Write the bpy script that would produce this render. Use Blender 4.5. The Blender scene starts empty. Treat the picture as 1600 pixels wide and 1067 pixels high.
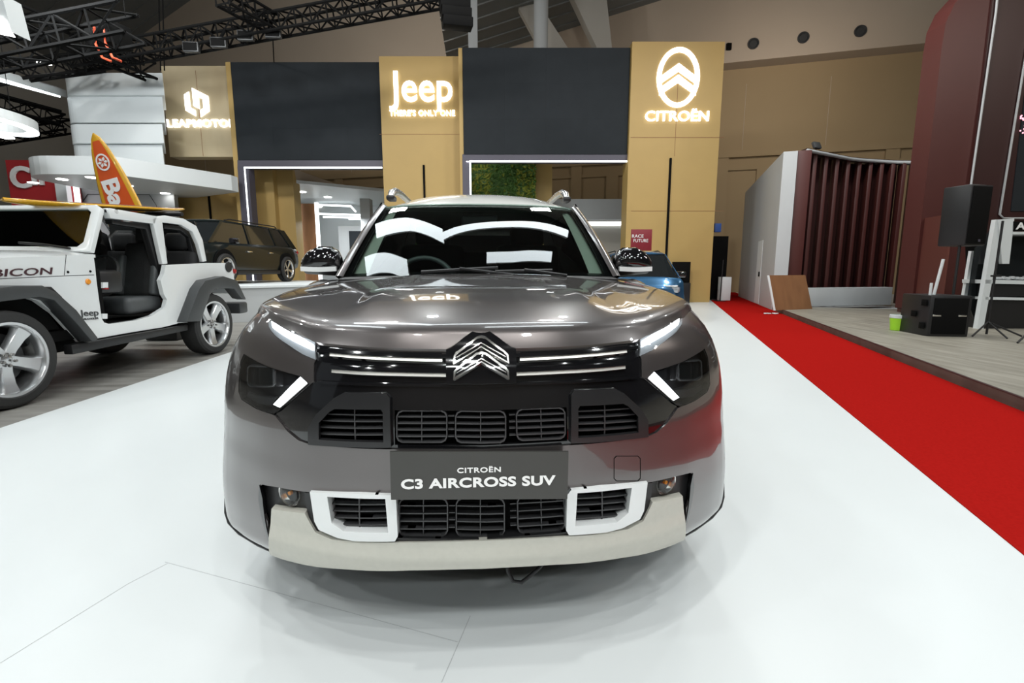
import bpy, bmesh, math, random
import numpy as np
from mathutils import Vector, Matrix
from mathutils.geometry import delaunay_2d_cdt
random.seed(7)
SC = bpy.context.scene
COL = SC.collection
# ------------------------------------------------------------------ camera
FPX = 755.0; YAW = math.radians(3.7); PIT = math.radians(8.47); CAM = np.array([0, 0, 1.15])
cam = bpy.data.cameras.new('camera'); cam.sensor_width = 36; cam.lens = FPX / 1600 * 36
cam.clip_start = 0.05; cam.clip_end = 300
camo = bpy.data.objects.new('camera', cam); COL.objects.link(camo)
camo.location = CAM; camo.rotation_euler = (math.pi / 2 - PIT, 0, -YAW); SC.camera = camo
# ------------------------------------------------------------------ world, exposure, lights
wd = bpy.data.worlds.new('hall_ambient'); SC.world = wd; wd.use_nodes = True
wd.node_tree.nodes['Background'].inputs[0].default_value = (.80, .88, .92, 1)
wd.node_tree.nodes['Background'].inputs[1].default_value = .14
SC.view_settings.view_transform = 'Standard'; SC.view_settings.look = 'None'
SC.view_settings.exposure = 0.22; SC.view_settings.gamma = 1.0
SC.view_settings.use_curve_mapping = False
def area(loc, size, power, col=(1, 1, 1), target=None, sy=None, spread=180):
    l = bpy.data.lights.new('hall_and_fill_lamp', 'AREA'); l.energy = power; l.color = col
    l.shape = 'RECTANGLE'; l.size = size; l.size_y = sy or size; l.spread = math.radians(spread)
    o = bpy.data.objects.new('hall_and_fill_lamp', l); COL.objects.link(o); o.location = loc
    if target is not None:
        o.rotation_euler = (Vector(target) - Vector(loc)).to_track_quat('-Z', 'Y').to_euler()
    return o
# lamp banks hung in the hall roof above the booth
for i in range(6):
    for j in range(6):
        lx, ly = -11.5 + 4.5 * i + .9 * (j % 2), -9.5 + 4.1 * j
        if ((i + j) % 2 == 0 or 1 <= i <= 4) and not (abs(lx) < 5 and -4 < ly < 9):
            area((lx, ly, 8.6), .32, 120 if ly < -5 else 70, (.95, 1, 1))
# spots on the front truss, above and behind the photographer
for lx, ly, pw in ((-.6, -.1, 70), (1.7, -1.2, 70), (-2.3, -1.3, 70), (.5, -3.3, 95), (-1.4, -5.6, 110), (3.2, -4.6, 85), (-4.6, -3.4, 75)):
    area((lx, ly, 8.2), .22, pw * .9, (1, .995, .97))
area((12, 17.5, 9.5), 1.0, 130, (1, .9, .78), (14, 24, 8)); area((-4, 20.5, 11.5), 1.0, 150, (1, .92, .82), (-3, 28, 11))  # two added fill lamps that brighten the back hall wall
for lx, ly in ((-9, 9.5), (-3.5, 10), (2.5, 10), (7.5, 9.5)):
    area((lx, ly, 9.5), .9, 240, (1, .98, .94), (lx, ly + 4.5, 2))
area((-8.2, 9.2, 6.8), .8, 300, (.93, .98, 1), (-9.6, 16, 5.5)); area((-6.2, 22.5, 3.4), 1.2, 130, (.93, .98, 1), (-6.2, 23, 0)); area((-.2, 17.6, 5.0), .5, 45, (1, 1, .95), (-.2, 19, 3.5))  # added fills brighten tower and plant wall; the middle one stands for lounge downlights
area((15, 3, 9), 1.2, 260, (1, .9, .8), (15, 8, 0))
# ------------------------------------------------------------------ geometry helpers
_fw = np.array([math.sin(YAW) * math.cos(PIT), math.cos(YAW) * math.cos(PIT), -math.sin(PIT)])
_rt = np.array([math.cos(YAW), -math.sin(YAW), 0]); _up = np.cross(_rt, _fw)
def ray(px, py): return _fw + _rt * (px - 800) / FPX - _up * (py - 533.5) / FPX
def onz(px, py, z): d = ray(px, py); return CAM + d * ((z - CAM[2]) / d[2])
def ony(px, py, y): d = ray(px, py); return CAM + d * (y / d[1])
def atd(px, py, dep): return CAM + ray(px, py) * dep
def onpl(px, py, p0, n):
    d = ray(px, py); n = np.array(n); return CAM + d * (((np.array(p0) - CAM) @ n) / (d @ n))
def pchip(xs, ys):
    xs = np.array(xs, float); ys = np.array(ys, float); h = np.diff(xs); d = np.diff(ys) / h
    m = np.zeros(len(xs)); m[0] = d[0]; m[-1] = d[-1]
    for i in range(1, len(xs) - 1):
        if d[i - 1] * d[i] > 0:
            w1 = 2 * h[i] + h[i - 1]; w2 = h[i] + 2 * h[i - 1]; m[i] = (w1 + w2) / (w1 / d[i - 1] + w2 / d[i])
    def f(x):
        x = min(max(x, xs[0]), xs[-1]); i = max(min(int(np.searchsorted(xs, x, side='right')) - 1, len(xs) - 2), 0)
        t = (x - xs[i]) / h[i]; t2 = t * t; t3 = t2 * t
        return (2*t3 - 3*t2 + 1) * ys[i] + (t3 - 2*t2 + t) * h[i] * m[i] + (-2*t3 + 3*t2) * ys[i+1] + (t3 - t2) * h[i] * m[i+1]
    return f
def sstep(a, b, x):
    t = min(max((x - a) / (b - a), 0), 1); return t * t * (3 - 2 * t)
def lerp(a, b, t): return tuple(a[i] + (b[i] - a[i]) * t for i in range(len(a)))
# ------------------------------------------------------------------ materials
def mat(name, col, rough=.5, metal=0., coat=0., emit=None, es=1., noise=0., nscale=20., bump=0., spec=.5, alpha=None, coat_r=.03):
    m = bpy.data.materials.new(name); m.use_nodes = True; nt = m.node_tree
    b = nt.nodes['Principled BSDF']; I = b.inputs
    I['Base Color'].default_value = (*col, 1); I['Roughness'].default_value = rough; I['Metallic'].default_value = metal
    I['Coat Weight'].default_value = coat; I['Coat Roughness'].default_value = coat_r; I['Specular IOR Level'].default_value = spec
    if emit: I['Emission Color'].default_value = (*emit, 1); I['Emission Strength'].default_value = es
    if noise or bump:
        tc = nt.nodes.new('ShaderNodeTexCoord'); n = nt.nodes.new('ShaderNodeTexNoise'); n.inputs['Scale'].default_value = nscale
        n.inputs['Detail'].default_value = 4
        nt.links.new(tc.outputs['Object'], n.inputs['Vector'])
        if noise:
            r = nt.nodes.new('ShaderNodeMapRange'); r.inputs['To Min'].default_value = 1 - noise; r.inputs['To Max'].default_value = 1 + noise
            mx = nt.nodes.new('ShaderNodeVectorMath'); mx.operation = 'SCALE'; mx.inputs[0].default_value = col
            nt.links.new(n.outputs['Fac'], r.inputs['Value']); nt.links.new(r.outputs[0], mx.inputs['Scale'])
            nt.links.new(mx.outputs[0], I['Base Color'])
        if bump:
            bp = nt.nodes.new('ShaderNodeBump'); bp.inputs['Strength'].default_value = bump; bp.inputs['Distance'].default_value = .01
            nt.links.new(n.outputs['Fac'], bp.inputs['Height']); nt.links.new(bp.outputs[0], I['Normal'])
    return m
def glassmat(name, tint, refl=1.0, ior=1.5):
    m = bpy.data.materials.new(name); m.use_nodes = True; nt = m.node_tree; nt.nodes.clear()
    o = nt.nodes.new('ShaderNodeOutputMaterial'); mx = nt.nodes.new('ShaderNodeMixShader')
    t = nt.nodes.new('ShaderNodeBsdfTransparent'); t.inputs[0].default_value = (*tint, 1)
    g = nt.nodes.new('ShaderNodeBsdfGlossy'); g.inputs['Roughness'].default_value = .01; g.inputs[0].default_value = (refl, refl, refl, 1)
    f = nt.nodes.new('ShaderNodeFresnel'); f.inputs[0].default_value = ior
    nt.links.new(f.outputs[0], mx.inputs[0]); nt.links.new(t.outputs[0], mx.inputs[1]); nt.links.new(g.outputs[0], mx.inputs[2])
    nt.links.new(mx.outputs[0], o.inputs[0]); return m
M = {}
M['paint'] = mat('grey_metallic_paint', (.135, .122, .120), .30, .75, 1.0, noise=.05, nscale=900)
M['black_gloss'] = mat('gloss_black', (.006, .006, .007), .08, 0, 1.0)
M['black_plastic'] = mat('black_plastic', (.012, .012, .013), .45, noise=.1, nscale=80)
M['dark_plastic'] = mat('grey_black_plastic', (.035, .036, .037), .5, noise=.1, nscale=80)
M['void'] = mat('matt_black', (.004, .004, .004), .8, noise=.1, spec=.1)
M['chrome'] = mat('chrome', (.88, .87, .84), .16, 1.0, noise=.02)
M['satin_chrome'] = mat('satin_chrome', (.86, .84, .78), .38, .75, noise=.02)
M['dark_chrome'] = mat('dark_chrome', (.22, .21, .20), .12, 1.0, noise=.02)
M['white_gloss'] = mat('white_gloss', (.80, .82, .82), .2, 0, .6, noise=.01)
M['skid'] = mat('champagne_silver_plastic', (.55, .54, .48), .45, .2, noise=.06, nscale=60)
M['plate'] = mat('show_plate_grey', (.052, .052, .048), .4, noise=.03)
M['letter_white'] = mat('white_lettering', (.88, .88, .87), .5, noise=.01)
M['led'] = mat('white_led', (1, 1, 1), .4, emit=(.93, .97, 1), es=5.0)
M['led_soft'] = mat('led_diffuser', (.34, .36, .38), .2, .3, .6, emit=(.9, .95, 1), es=.04)
M['lens'] = glassmat('clear_lamp_lens', (.93, .95, .96))
M['windscreen'] = glassmat('windscreen_glass', (.62, .74, .70), 1, 1.62)
M['dark_glass'] = mat('tinted_glass', (.012, .014, .015), .05, 0, .5)
M['rubber'] = mat('tyre_rubber', (.018, .018, .018), .7, noise=.15, nscale=40, bump=.2)
M['alloy'] = mat('alloy_silver', (.62, .63, .64), .25, .9, noise=.03)
M['beige_trim'] = mat('pale_interior_trim', (.42, .43, .38), .6, noise=.03)
M['seat_dark'] = mat('black_seat_fabric', (.02, .02, .021), .8, noise=.2, nscale=90, bump=.2)
M['seat_grey'] = mat('grey_seat_leather', (.07, .075, .078), .5, noise=.1, nscale=60)
M['roof_white'] = mat('roof_white_paint', (.84, .84, .80), .25, 0, .8, noise=.01)
M['red_lamp'] = mat('red_lamp_lens', (.35, .01, .01), .2, 0, .5, noise=.05)
M['amber'] = mat('amber_lens', (.85, .30, .02), .3, 0, .5, noise=.1)
# ------------------------------------------------------------------ object builders
def finish(o, parent, world):
    COL.objects.link(o)
    if parent is not None:
        o.parent = parent
        if world:
            r = parent
            while r.parent is not None: r = r.parent
            if parent is r: o.matrix_parent_inverse = r.matrix_basis.inverted()
    return o
def mk(name, V, Fc, m, parent=None, smooth=None, world=True, normals=None, M4=None):
    me = bpy.data.meshes.new(name); V = [tuple(float(c) for c in v) for v in V]
    if M4 is not None: V = [tuple(M4 @ Vector(v)) for v in V]
    me.from_pydata(V, [], [tuple(f) for f in Fc]); me.validate(); me.update()
    me.materials.append(M[m] if isinstance(m, str) else m)
    if smooth:
        me.polygons.foreach_set('use_smooth', [True] * len(me.polygons))
        if smooth is not True: me.set_sharp_from_angle(angle=math.radians(smooth))
    if normals is not None:
        me.polygons.foreach_set('use_smooth', [True] * len(me.polygons))
        me.normals_split_custom_set(normals)
    return finish(bpy.data.objects.new(name, me), parent, world)
def from_bm(name, bm, m, parent=None, smooth=None, world=True, M4=None):
    if M4 is not None: bmesh.ops.transform(bm, matrix=M4, verts=bm.verts)
    bmesh.ops.recalc_face_normals(bm, faces=bm.faces)
    me = bpy.data.meshes.new(name); bm.to_mesh(me); bm.free()
    me.materials.append(M[m] if isinstance(m, str) else m)
    if smooth:
        me.polygons.foreach_set('use_smooth', [True] * len(me.polygons))
        if smooth is not True: me.set_sharp_from_angle(angle=math.radians(smooth))
    return finish(bpy.data.objects.new(name, me), parent, world)
def bm_box(bm, c, s, bev=0., seg=2, rot=None, taper=None):
    r = bmesh.ops.create_cube(bm, size=1); vs = r['verts']
    for v in vs:
        k = taper if (taper and v.co.z > 0) else (1, 1)
        v.co = Vector((v.co.x * s[0] * k[0], v.co.y * s[1] * k[1], v.co.z * s[2]))
    if bev > 0:
        es = list({e for v in vs for e in v.link_edges})
        r = bmesh.ops.bevel(bm, geom=es, offset=bev, segments=seg, profile=.5, affect='EDGES')
        vs = list({v for f in r['faces'] for v in f.verts} | {v for v in vs if v.is_valid})
    R = Matrix.Translation(Vector(c)) @ (rot.to_4x4() if rot is not None else Matrix())
    bmesh.ops.transform(bm, matrix=R, verts=vs)
def box(name, c, s, m, parent=None, bev=0., seg=2, rot=None, world=True, taper=None, M4=None):
    bm = bmesh.new(); bm_box(bm, c, s, bev, seg, rot, taper)
    return from_bm(name, bm, m, parent, 35 if bev else None, world, M4)
def rz(a): return Matrix.Rotation(math.radians(a), 3, 'Z')
def rx(a): return Matrix.Rotation(math.radians(a), 3, 'X')
def ry(a): return Matrix.Rotation(math.radians(a), 3, 'Y')
def bm_tube(bm, pts, r, n=8, caps=True, closed=False):
    pts = [Vector(p) for p in pts]; N = len(pts); rings = []
    rr = r if isinstance(r, (list, tuple)) else [r] * N
    ref = None
    for i, p in enumerate(pts):
        a = pts[i - 1] if (i > 0 or closed) else p; b = pts[(i + 1) % N] if (i < N - 1 or closed) else p
        t = (b - a).normalized()
        if ref is None:
            ref = Vector((0, 0, 1)) if abs(t.z) < .9 else Vector((1, 0, 0))
        u = ref - t * ref.dot(t); u.normalize(); w = t.cross(u); ref = u
        rings.append([bm.verts.new(p + (u * math.cos(2*math.pi*k/n) + w * math.sin(2*math.pi*k/n)) * rr[i]) for k in range(n)])
    for i in range(N if closed else N - 1):
        A, B = rings[i], rings[(i + 1) % N]
        for k in range(n): bm.faces.new((A[k], A[(k+1) % n], B[(k+1) % n], B[k]))
    if caps and not closed:
        bm.faces.new(rings[0][::-1]); bm.faces.new(rings[-1])
def tube(name, pts, r, m, parent=None, n=8, closed=False, world=True, M4=None):
    bm = bmesh.new(); bm_tube(bm, pts, r, n, closed=closed); return from_bm(name, bm, m, parent, 50, world, M4)
def bm_lathe(bm, prof, n=32, a0=0, a1=360, axis='Z'):
    full = abs(a1 - a0) >= 359.9; K = n if full else n + 1; rings = []
    for r, z in prof:
        ring = []
        for k in range(K):
            a = math.radians(a0 + (a1 - a0) * k / n)
            p = (r * math.cos(a), r * math.sin(a), z)
            if axis == 'Y': p = (p[0], p[2], p[1])
            ring.append(bm.verts.new(p))
        rings.append(ring)
    for A, B in zip(rings, rings[1:]):
        for k in range(n):
            k2 = (k + 1) % K
            try: bm.faces.new((A[k], A[k2], B[k2], B[k]))
            except ValueError: pass
    bmesh.ops.remove_doubles(bm, verts=bm.verts, dist=1e-6)
def lathe(name, prof, m, parent=None, n=32, axis='Z', world=True, M4=None, smooth=35, a0=0, a1=360):
    bm = bmesh.new(); bm_lathe(bm, prof, n, a0, a1, axis); return from_bm(name, bm, m, parent, smooth, world, M4)
def inside(p, poly):
    c = False; n = len(poly)
    for i in range(n):
        a, b = poly[i], poly[i - 1]
        if (a[1] > p[1]) != (b[1] > p[1]) and p[0] < (b[0]-a[0]) * (p[1]-a[1]) / (b[1]-a[1]) + a[0]: c = not c
    return c
def keep_faces(vo, fo, loops):
    out = []
    for f in fo:
        c = (sum(vo[i].x for i in f) / len(f), sum(vo[i].y for i in f) / len(f))
        if inside(c, loops[0]) and not any(inside(c, h) for h in loops[1:]): out.append(f)
    return out
def bm_prism(bm, poly, ext, holes=()):
    """poly: 3D points of a planar outline, ext: extrusion vector"""
    ext = Vector(ext)
    P = [Vector(p) for p in poly]; o = P[0]; n = ext.normalized()
    u = (Vector((1, 0, 0)) if abs(n.x) < .9 else Vector((0, 1, 0))); u = (u - n * u.dot(n)).normalized(); w = n.cross(u)
    loops = [P] + [[Vector(h) for h in H] for H in holes]
    pts = []; edges = []; pts3 = []
    for L in loops:
        b = len(pts)
        for i, q in enumerate(L):
            pts.append(Vector(((q - o).dot(u), (q - o).dot(w)))); pts3.append(q); edges.append((b + i, b + (i + 1) % len(L)))
    vo, _, fo, ov, _, _ = delaunay_2d_cdt(pts, edges, [], 0, 1e-7)
    fo = keep_faces(vo, fo, [[(q.x, q.y) for q in pts[sum(map(len, loops[:i])):sum(map(len, loops[:i + 1]))]] for i in range(len(loops))])
    A = []
    for i, v in enumerate(vo):
        q = pts3[ov[i][0]] if ov[i] else o + u * v.x + w * v.y
        A.append((bm.verts.new(q), bm.verts.new(q + ext)))
    cnt = {}
    for f in fo:
        bm.faces.new([A[i][0] for i in f]); bm.faces.new([A[i][1] for i in reversed(f)])
        for i in range(len(f)):
            e = (f[i], f[(i + 1) % len(f)]); cnt.setdefault(tuple(sorted(e)), []).append(e)
    for k, l in cnt.items():
        if len(l) == 1:
            a, b = l[0]; bm.faces.new((A[b][0], A[a][0], A[a][1], A[b][1]))
def prism(name, poly, ext, m, parent=None, holes=(), world=True, M4=None, bev=0.):
    bm = bmesh.new(); bm_prism(bm, poly, ext, holes)
    bmesh.ops.dissolve_limit(bm, angle_limit=.01, verts=bm.verts, edges=bm.edges)
    bmesh.ops.recalc_face_normals(bm, faces=bm.faces)
    if bev: bmesh.ops.bevel(bm, geom=[e for e in bm.edges if e.calc_face_angle(0) > .6], offset=bev, segments=2, profile=.5, affect='EDGES')
    return from_bm(name, bm, m, parent, 35 if bev else None, world, M4)
def loft(name, rows, m, parent=None, smooth=True, closed=False, world=True, thick=None, M4=None):
    V = [p for r in rows for p in r]; n = len(rows[0]); Fc = []
    for i in range(len(rows) - 1):
        for k in range(n if closed else n - 1):
            k2 = (k + 1) % n; Fc.append((i*n+k, i*n+k2, (i+1)*n+k2, (i+1)*n+k))
    if thick is not None:
        b = len(V); V = V + [tuple(np.array(p) + np.array(thick)) for p in V]; Fc += [tuple(b + i for i in reversed(f)) for f in Fc[:]]
        R = len(rows)
        for i in range(R - 1):
            for k in (() if closed else (0, n - 1)):
                f = (i*n+k, (i+1)*n+k, b+(i+1)*n+k, b+i*n+k); Fc.append(f if k else f[::-1])
        for k in range(n if closed else n - 1):
            k2 = (k + 1) % n
            for i in (0, R - 1):
                f = (i*n+k, i*n+k2, b+i*n+k2, b+i*n+k); Fc.append(f[::-1] if i else f)
    bm = bmesh.new(); bv = [bm.verts.new(tuple(float(c) for c in v)) for v in V]
    for f in Fc:
        if len(set(f)) > 2:
            try: bm.faces.new([bv[i] for i in f])
            except ValueError: pass
    bmesh.ops.remove_doubles(bm, verts=bm.verts, dist=1e-6)
    return from_bm(name, bm, m, parent, (40 if thick is not None else smooth), world, M4)
def dens(poly, step, closed=True):
    out = []; n = len(poly)
    for i in range(n if closed else n - 1):
        a, b = poly[i], poly[(i + 1) % n]; k = max(1, int(math.ceil(math.hypot(b[0]-a[0], b[1]-a[1]) / step)))
        out += [lerp(a, b, j / k) for j in range(k)]
    if not closed: out.append(tuple(poly[-1]))
    return out
def patch(name, S, outline, m, parent=None, holes=(), step=.025, thick=.01, tdir=(0, 1, 0), world=True):
    """a sheet cut out of the curved surface S(u,v) along outline, with analytic normals and a rim of the given thickness"""
    loops = [dens(outline, step)] + [dens(h, step) for h in holes]
    pts = []; edges = []
    for L in loops:
        b = len(pts); pts += [Vector(p) for p in L]; edges += [(b + i, b + (i + 1) % len(L)) for i in range(len(L))]
    us = [p[0] for p in loops[0]]; vs = [p[1] for p in loops[0]]
    for iu in range(int(min(us) / step) - 1, int(max(us) / step) + 2):
        for iv in range(int(min(vs) / step) - 1, int(max(vs) / step) + 2):
            q = (iu * step, iv * step)
            if inside(q, loops[0]) and not any(inside(q, h) for h in loops[1:]):
                if min((q[0]-p.x)**2 + (q[1]-p.y)**2 for p in pts[:len(edges)]) > (step * .45)**2: pts.append(Vector(q))
    vo, _, fo, _, _, _ = delaunay_2d_cdt(pts, edges, [], 0, 1e-7)
    fo = keep_faces(vo, fo, loops)
    P3 = [np.array(S(v.x, v.y)) for v in vo]; e = 1e-3; N3 = []
    for v in vo:
        n = np.cross(np.array(S(v.x + e, v.y)) - np.array(S(v.x - e, v.y)), np.array(S(v.x, v.y + e)) - np.array(S(v.x, v.y - e)))
        N3.append(n / (np.linalg.norm(n) + 1e-12))
    T = np.array(tdir, float); sgn = -1 if np.mean([n @ T for n in N3]) > 0 else 1
    N3 = [n * sgn for n in N3]
    used = sorted({i for f in fo for i in f}); ix = {i: k for k, i in enumerate(used)}; nb = len(used)
    V = [P3[i] for i in used] + [P3[i] + T * thick for i in used]; Fc = []; LN = []; cnt = {}
    for f in fo:
        a = [P3[i] for i in f]; g = np.cross(a[1] - a[0], a[2] - a[0])
        f = list(f) if g @ N3[f[0]] > 0 else list(f)[::-1]
        Fc.append([ix[i] for i in f]); LN += [tuple(N3[i]) for i in f]
        for i in range(len(f)):
            ed = (f[i], f[(i + 1) % len(f)]); cnt.setdefault(tuple(sorted(ed)), []).append(ed)
    if thick:
        for f in Fc[:]:
            Fc.append([nb + i for i in reversed(f)]); LN += [tuple(T)] * len(f)
        for k, l in cnt.items():
            if len(l) == 1:
                a, b = ix[l[0][0]], ix[l[0][1]]; q = [b, a, nb + a, nb + b]
                n = np.cross(V[a] - V[b], T); n = n / (np.linalg.norm(n) + 1e-12); Fc.append(q); LN += [tuple(n)] * 4
    me = bpy.data.meshes.new(name); me.from_pydata([tuple(map(float, v)) for v in V], [], Fc); me.update()
    me.materials.append(M[m] if isinstance(m, str) else m)
    me.polygons.foreach_set('use_smooth', [True] * len(me.polygons))
    if len(me.loops) == len(LN): me.normals_split_custom_set(LN)
    return finish(bpy.data.objects.new(name, me), parent, world)
def tag(o, label=None, cat=None, group=None, kind=None):
    if label: o['label'] = label
    if cat: o['category'] = cat
    if group: o['group'] = group
    if kind: o['kind'] = kind
    return o
def thing(name, label, cat, loc=(0, 0, 0), a=0., group=None):
    o = bpy.data.objects.new(name, None); COL.objects.link(o); o.empty_display_size = .1
    o.location = loc; o.rotation_euler = (0, 0, math.radians(a))
    o.matrix_basis = Matrix.Translation(Vector(loc)) @ Matrix.Rotation(math.radians(a), 4, 'Z')
    return tag(o, label, cat, group)
def struct(o): o['kind'] = 'structure'; return o
def text(name, s, m, parent=None, size=1., M4=None, ext=.01, bold=0., world=True, width=None, sp=1., shear=0.):
    cu = bpy.data.curves.new(name, 'FONT'); cu.body = s; cu.size = size; cu.extrude = ext; cu.offset = bold; cu.shear = shear
    cu.align_x = 'CENTER'; cu.align_y = 'CENTER'; cu.space_character = sp; cu.resolution_u = 4
    t = bpy.data.objects.new('tmp', cu); COL.objects.link(t)
    dg = bpy.context.evaluated_depsgraph_get(); me = bpy.data.meshes.new_from_object(t.evaluated_get(dg))
    bpy.data.objects.remove(t); me.name = name; me.materials.clear(); me.materials.append(M[m] if isinstance(m, str) else m)
    xs = [v.co.x for v in me.vertices]; w = max(xs) - min(xs); c = (max(xs) + min(xs)) / 2
    ysv = [v.co.y for v in me.vertices]; cy = (max(ysv) + min(ysv)) / 2; k = (width / w) if width else 1
    for v in me.vertices: v.co.x = (v.co.x - c) * k; v.co.y -= cy
    if M4 is not None: me.transform(M4)
    return finish(bpy.data.objects.new(name, me), parent, world)
def face_mat(o, xdir, up=(0, 0, 1)):
    """matrix that puts text (x right, y up, z to the viewer) at o"""
    x = Vector(xdir).normalized(); y = Vector(up).normalized(); z = x.cross(y)
    m = Matrix((x, y, z)).transposed().to_4x4(); m.translation = Vector(o); return m
# ================================================================== hall, floors, stand
HD = np.array([math.sin(YAW), math.cos(YAW), 0.])          # horizontal heading of the camera
def ath(px, py, D): return onpl(px, py, HD * D, HD)
def wavemat(name, c1, c2, scale, rough, axis='X', dist=2., rot=(0, 0, 0), detail=3.):
    m = mat(name, c1, rough); nt = m.node_tree; b = nt.nodes['Principled BSDF']
    tc = nt.nodes.new('ShaderNodeTexCoord'); mp = nt.nodes.new('ShaderNodeMapping'); mp.inputs['Scale'].default_value = scale; mp.inputs['Rotation'].default_value = rot
    n = nt.nodes.new('ShaderNodeTexNoise'); n.inputs['Scale'].default_value = 1; n.inputs['Detail'].default_value = detail; n.inputs['Distortion'].default_value = dist * .1
    r = nt.nodes.new('ShaderNodeValToRGB'); r.color_ramp.elements[0].position = .3; r.color_ramp.elements[1].position = .7
    r.color_ramp.elements[0].color = (*c1, 1); r.color_ramp.elements[1].color = (*c2, 1)
    nt.links.new(tc.outputs['Object'], mp.inputs[0]); nt.links.new(mp.outputs[0], n.inputs['Vector']); nt.links.new(n.outputs['Fac'], r.inputs[0]); nt.links.new(r.outputs[0], b.inputs['Base Color'])
    return m
M['floor_white'] = mat('white_vinyl_floor', (.70, .735, .74), .34, noise=.02, nscale=1.5, spec=.4)
M['floor_wood'] = wavemat('grey_wood_floor', (.16, .155, .14), (.30, .29, .27), (1.2, 9, 1), .45, rot=(0, 0, math.radians(8)))
M['stage_wood'] = wavemat('pale_wood_floor', (.20, .185, .15), (.33, .31, .26), (9, 1.2, 1), .5, rot=(0, 0, math.radians(22)))
M['carpet'] = mat('red_carpet', (.33, .010, .008), .95, noise=.18, nscale=60, bump=.3, spec=.0)
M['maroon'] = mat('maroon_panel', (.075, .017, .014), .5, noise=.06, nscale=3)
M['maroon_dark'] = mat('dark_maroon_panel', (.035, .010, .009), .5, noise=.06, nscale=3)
M['gold'] = mat('ochre_veneer_panel', (.43, .290, .100), .55, noise=.05, nscale=2)
M['gold_pale'] = wavemat('pale_veneer_panel', (.46, .37, .23), (.56, .47, .31), (1, 1, .5), .5)
M['screen'] = mat('dark_led_screen', (.022, .026, .030), .75, noise=.12, nscale=3, spec=.15)
M['violet'] = mat('grey_violet_frame', (.075, .07, .095), .5, noise=.04)
M['stand_white'] = mat('white_stand_panel', (.70, .74, .75), .45, noise=.01)
M['pale_grey'] = mat('pale_grey_panel', (.48, .50, .51), .5, noise=.03, nscale=2)
M['hall_wall'] = mat('beige_hall_wall', (.46, .38, .30), .8, noise=.04, nscale=.6)
M['hall_low'] = mat('ochre_hall_wall', (.34, .25, .14), .8, noise=.05, nscale=.6)
M['hall_pale'] = mat('pale_concrete', (.42, .40, .36), .7, noise=.04, nscale=1)
M['roof_sheet'] = mat('grey_roof_sheet', (.16, .165, .16), .7, noise=.08, nscale=2)
M['hall_dark'] = mat('dim_hall_wall', (.16, .14, .12), .8, noise=.05)
M['roof_dark'] = mat('dark_roof_sheet', (.06, .062, .062), .8, noise=.08)
M['truss'] = mat('black_truss_steel', (.006, .006, .006), .8, noise=.1, spec=.08)
M['sign'] = mat('lit_white_sign', (1, 1, 1), .5, emit=(1, 1, .97), es=2.6)
M['lamp'] = mat('lit_lamp_face', (1, 1, 1), .5, emit=(1, .98, .94), es=12)
M['strip'] = mat('lit_led_strip', (1, 1, 1), .5, emit=(.9, .97, 1), es=2.2)
M['tube_panel'] = mat('lit_ceiling_panel', (1, 1, 1), .5, emit=(.86, .96, 1), es=6.5)
M['red_wall'] = mat('red_stand_panel', (.42, .025, .03), .5, noise=.04)
M['brown_board'] = wavemat('brown_hardboard', (.22, .10, .042), (.27, .125, .052), (6, 6, 1), .65)
M['leaf'] = mat('green_leaves', (.055, .13, .02), .6, noise=.5, nscale=6)
M['leaf2'] = mat('yellow_green_leaves', (.19, .22, .02), .6, noise=.4, nscale=6)
M['poster'] = mat('crimson_poster', (.20, .012, .022), .5, noise=.08, nscale=12)
def flat(name, poly, z0, z1, m, parent=None): return prism(name, [(p[0], p[1], z0) for p in poly], (0, 0, z1 - z0), m, parent)
cl0, cl1 = onz(1600, 868, 0), onz(1120, 477, 0); cdir = (cl1 - cl0) / np.linalg.norm(cl1 - cl0); cn = np.array([cdir[1], -cdir[0], 0])
A = cl0 - cdir * 9; B = cl0 + cdir * 30; CW = 1.36
FLR = struct(flat('floor', [(-3.58, -16), (A - cdir * 8)[:2], A[:2], B[:2], (B[0], 34), (-3.45, 34)], -.1, 0, 'floor_white'))
struct(flat('floor_wood', [(-26, -16), (-3.58, -16), (-3.45, 34), (-26, 34)], -.1, -.002, 'floor_wood'))
struct(flat('floor_carpet', [A[:2], (A + cn * (CW + .3))[:2], (B + cn * (CW + .3))[:2], B[:2]], -.1, .004, 'carpet'))
for (xa, ya, xb, yb) in ((258, 878, 715, 1003), (735, 962, 690, 1066), (200, 912, 262, 880), (0, 1036, 200, 912)):
    p, q = onz(xa, ya, .0004), onz(xb, yb, .0004); n_ = np.cross(q - p, (0, 0, 1)); n_ = n_ / np.linalg.norm(n_) * .0012
    prism('floor_seam', [p - n_, q - n_, q + n_, p + n_], (0, 0, .0004), 'pale_grey', FLR)
e0 = A + cn * CW; e1 = cl0 + cdir * 13.2 + cn * CW
struct(flat('floor_hall', [(A - cdir * 8)[:2], (30, -16), (30, 34), (B + cn * (CW + .3))[:2]], -.1, -.001, 'pale_grey'))
ST = [e0[:2], e1[:2], (e1 + cn * 12)[:2], (e0 + cn * 12)[:2]]
stg = struct(flat('floor_stage', ST, 0, .10, 'stage_wood'))
prism('stage_edge', [(e0[0], e0[1], 0.003), (e1[0], e1[1], 0.003), (e1 + cn * .03)[:2].tolist() + [.003], (e0 + cn * .03)[:2].tolist() + [.003]], (0, 0, .106), 'maroon_dark', stg)
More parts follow.
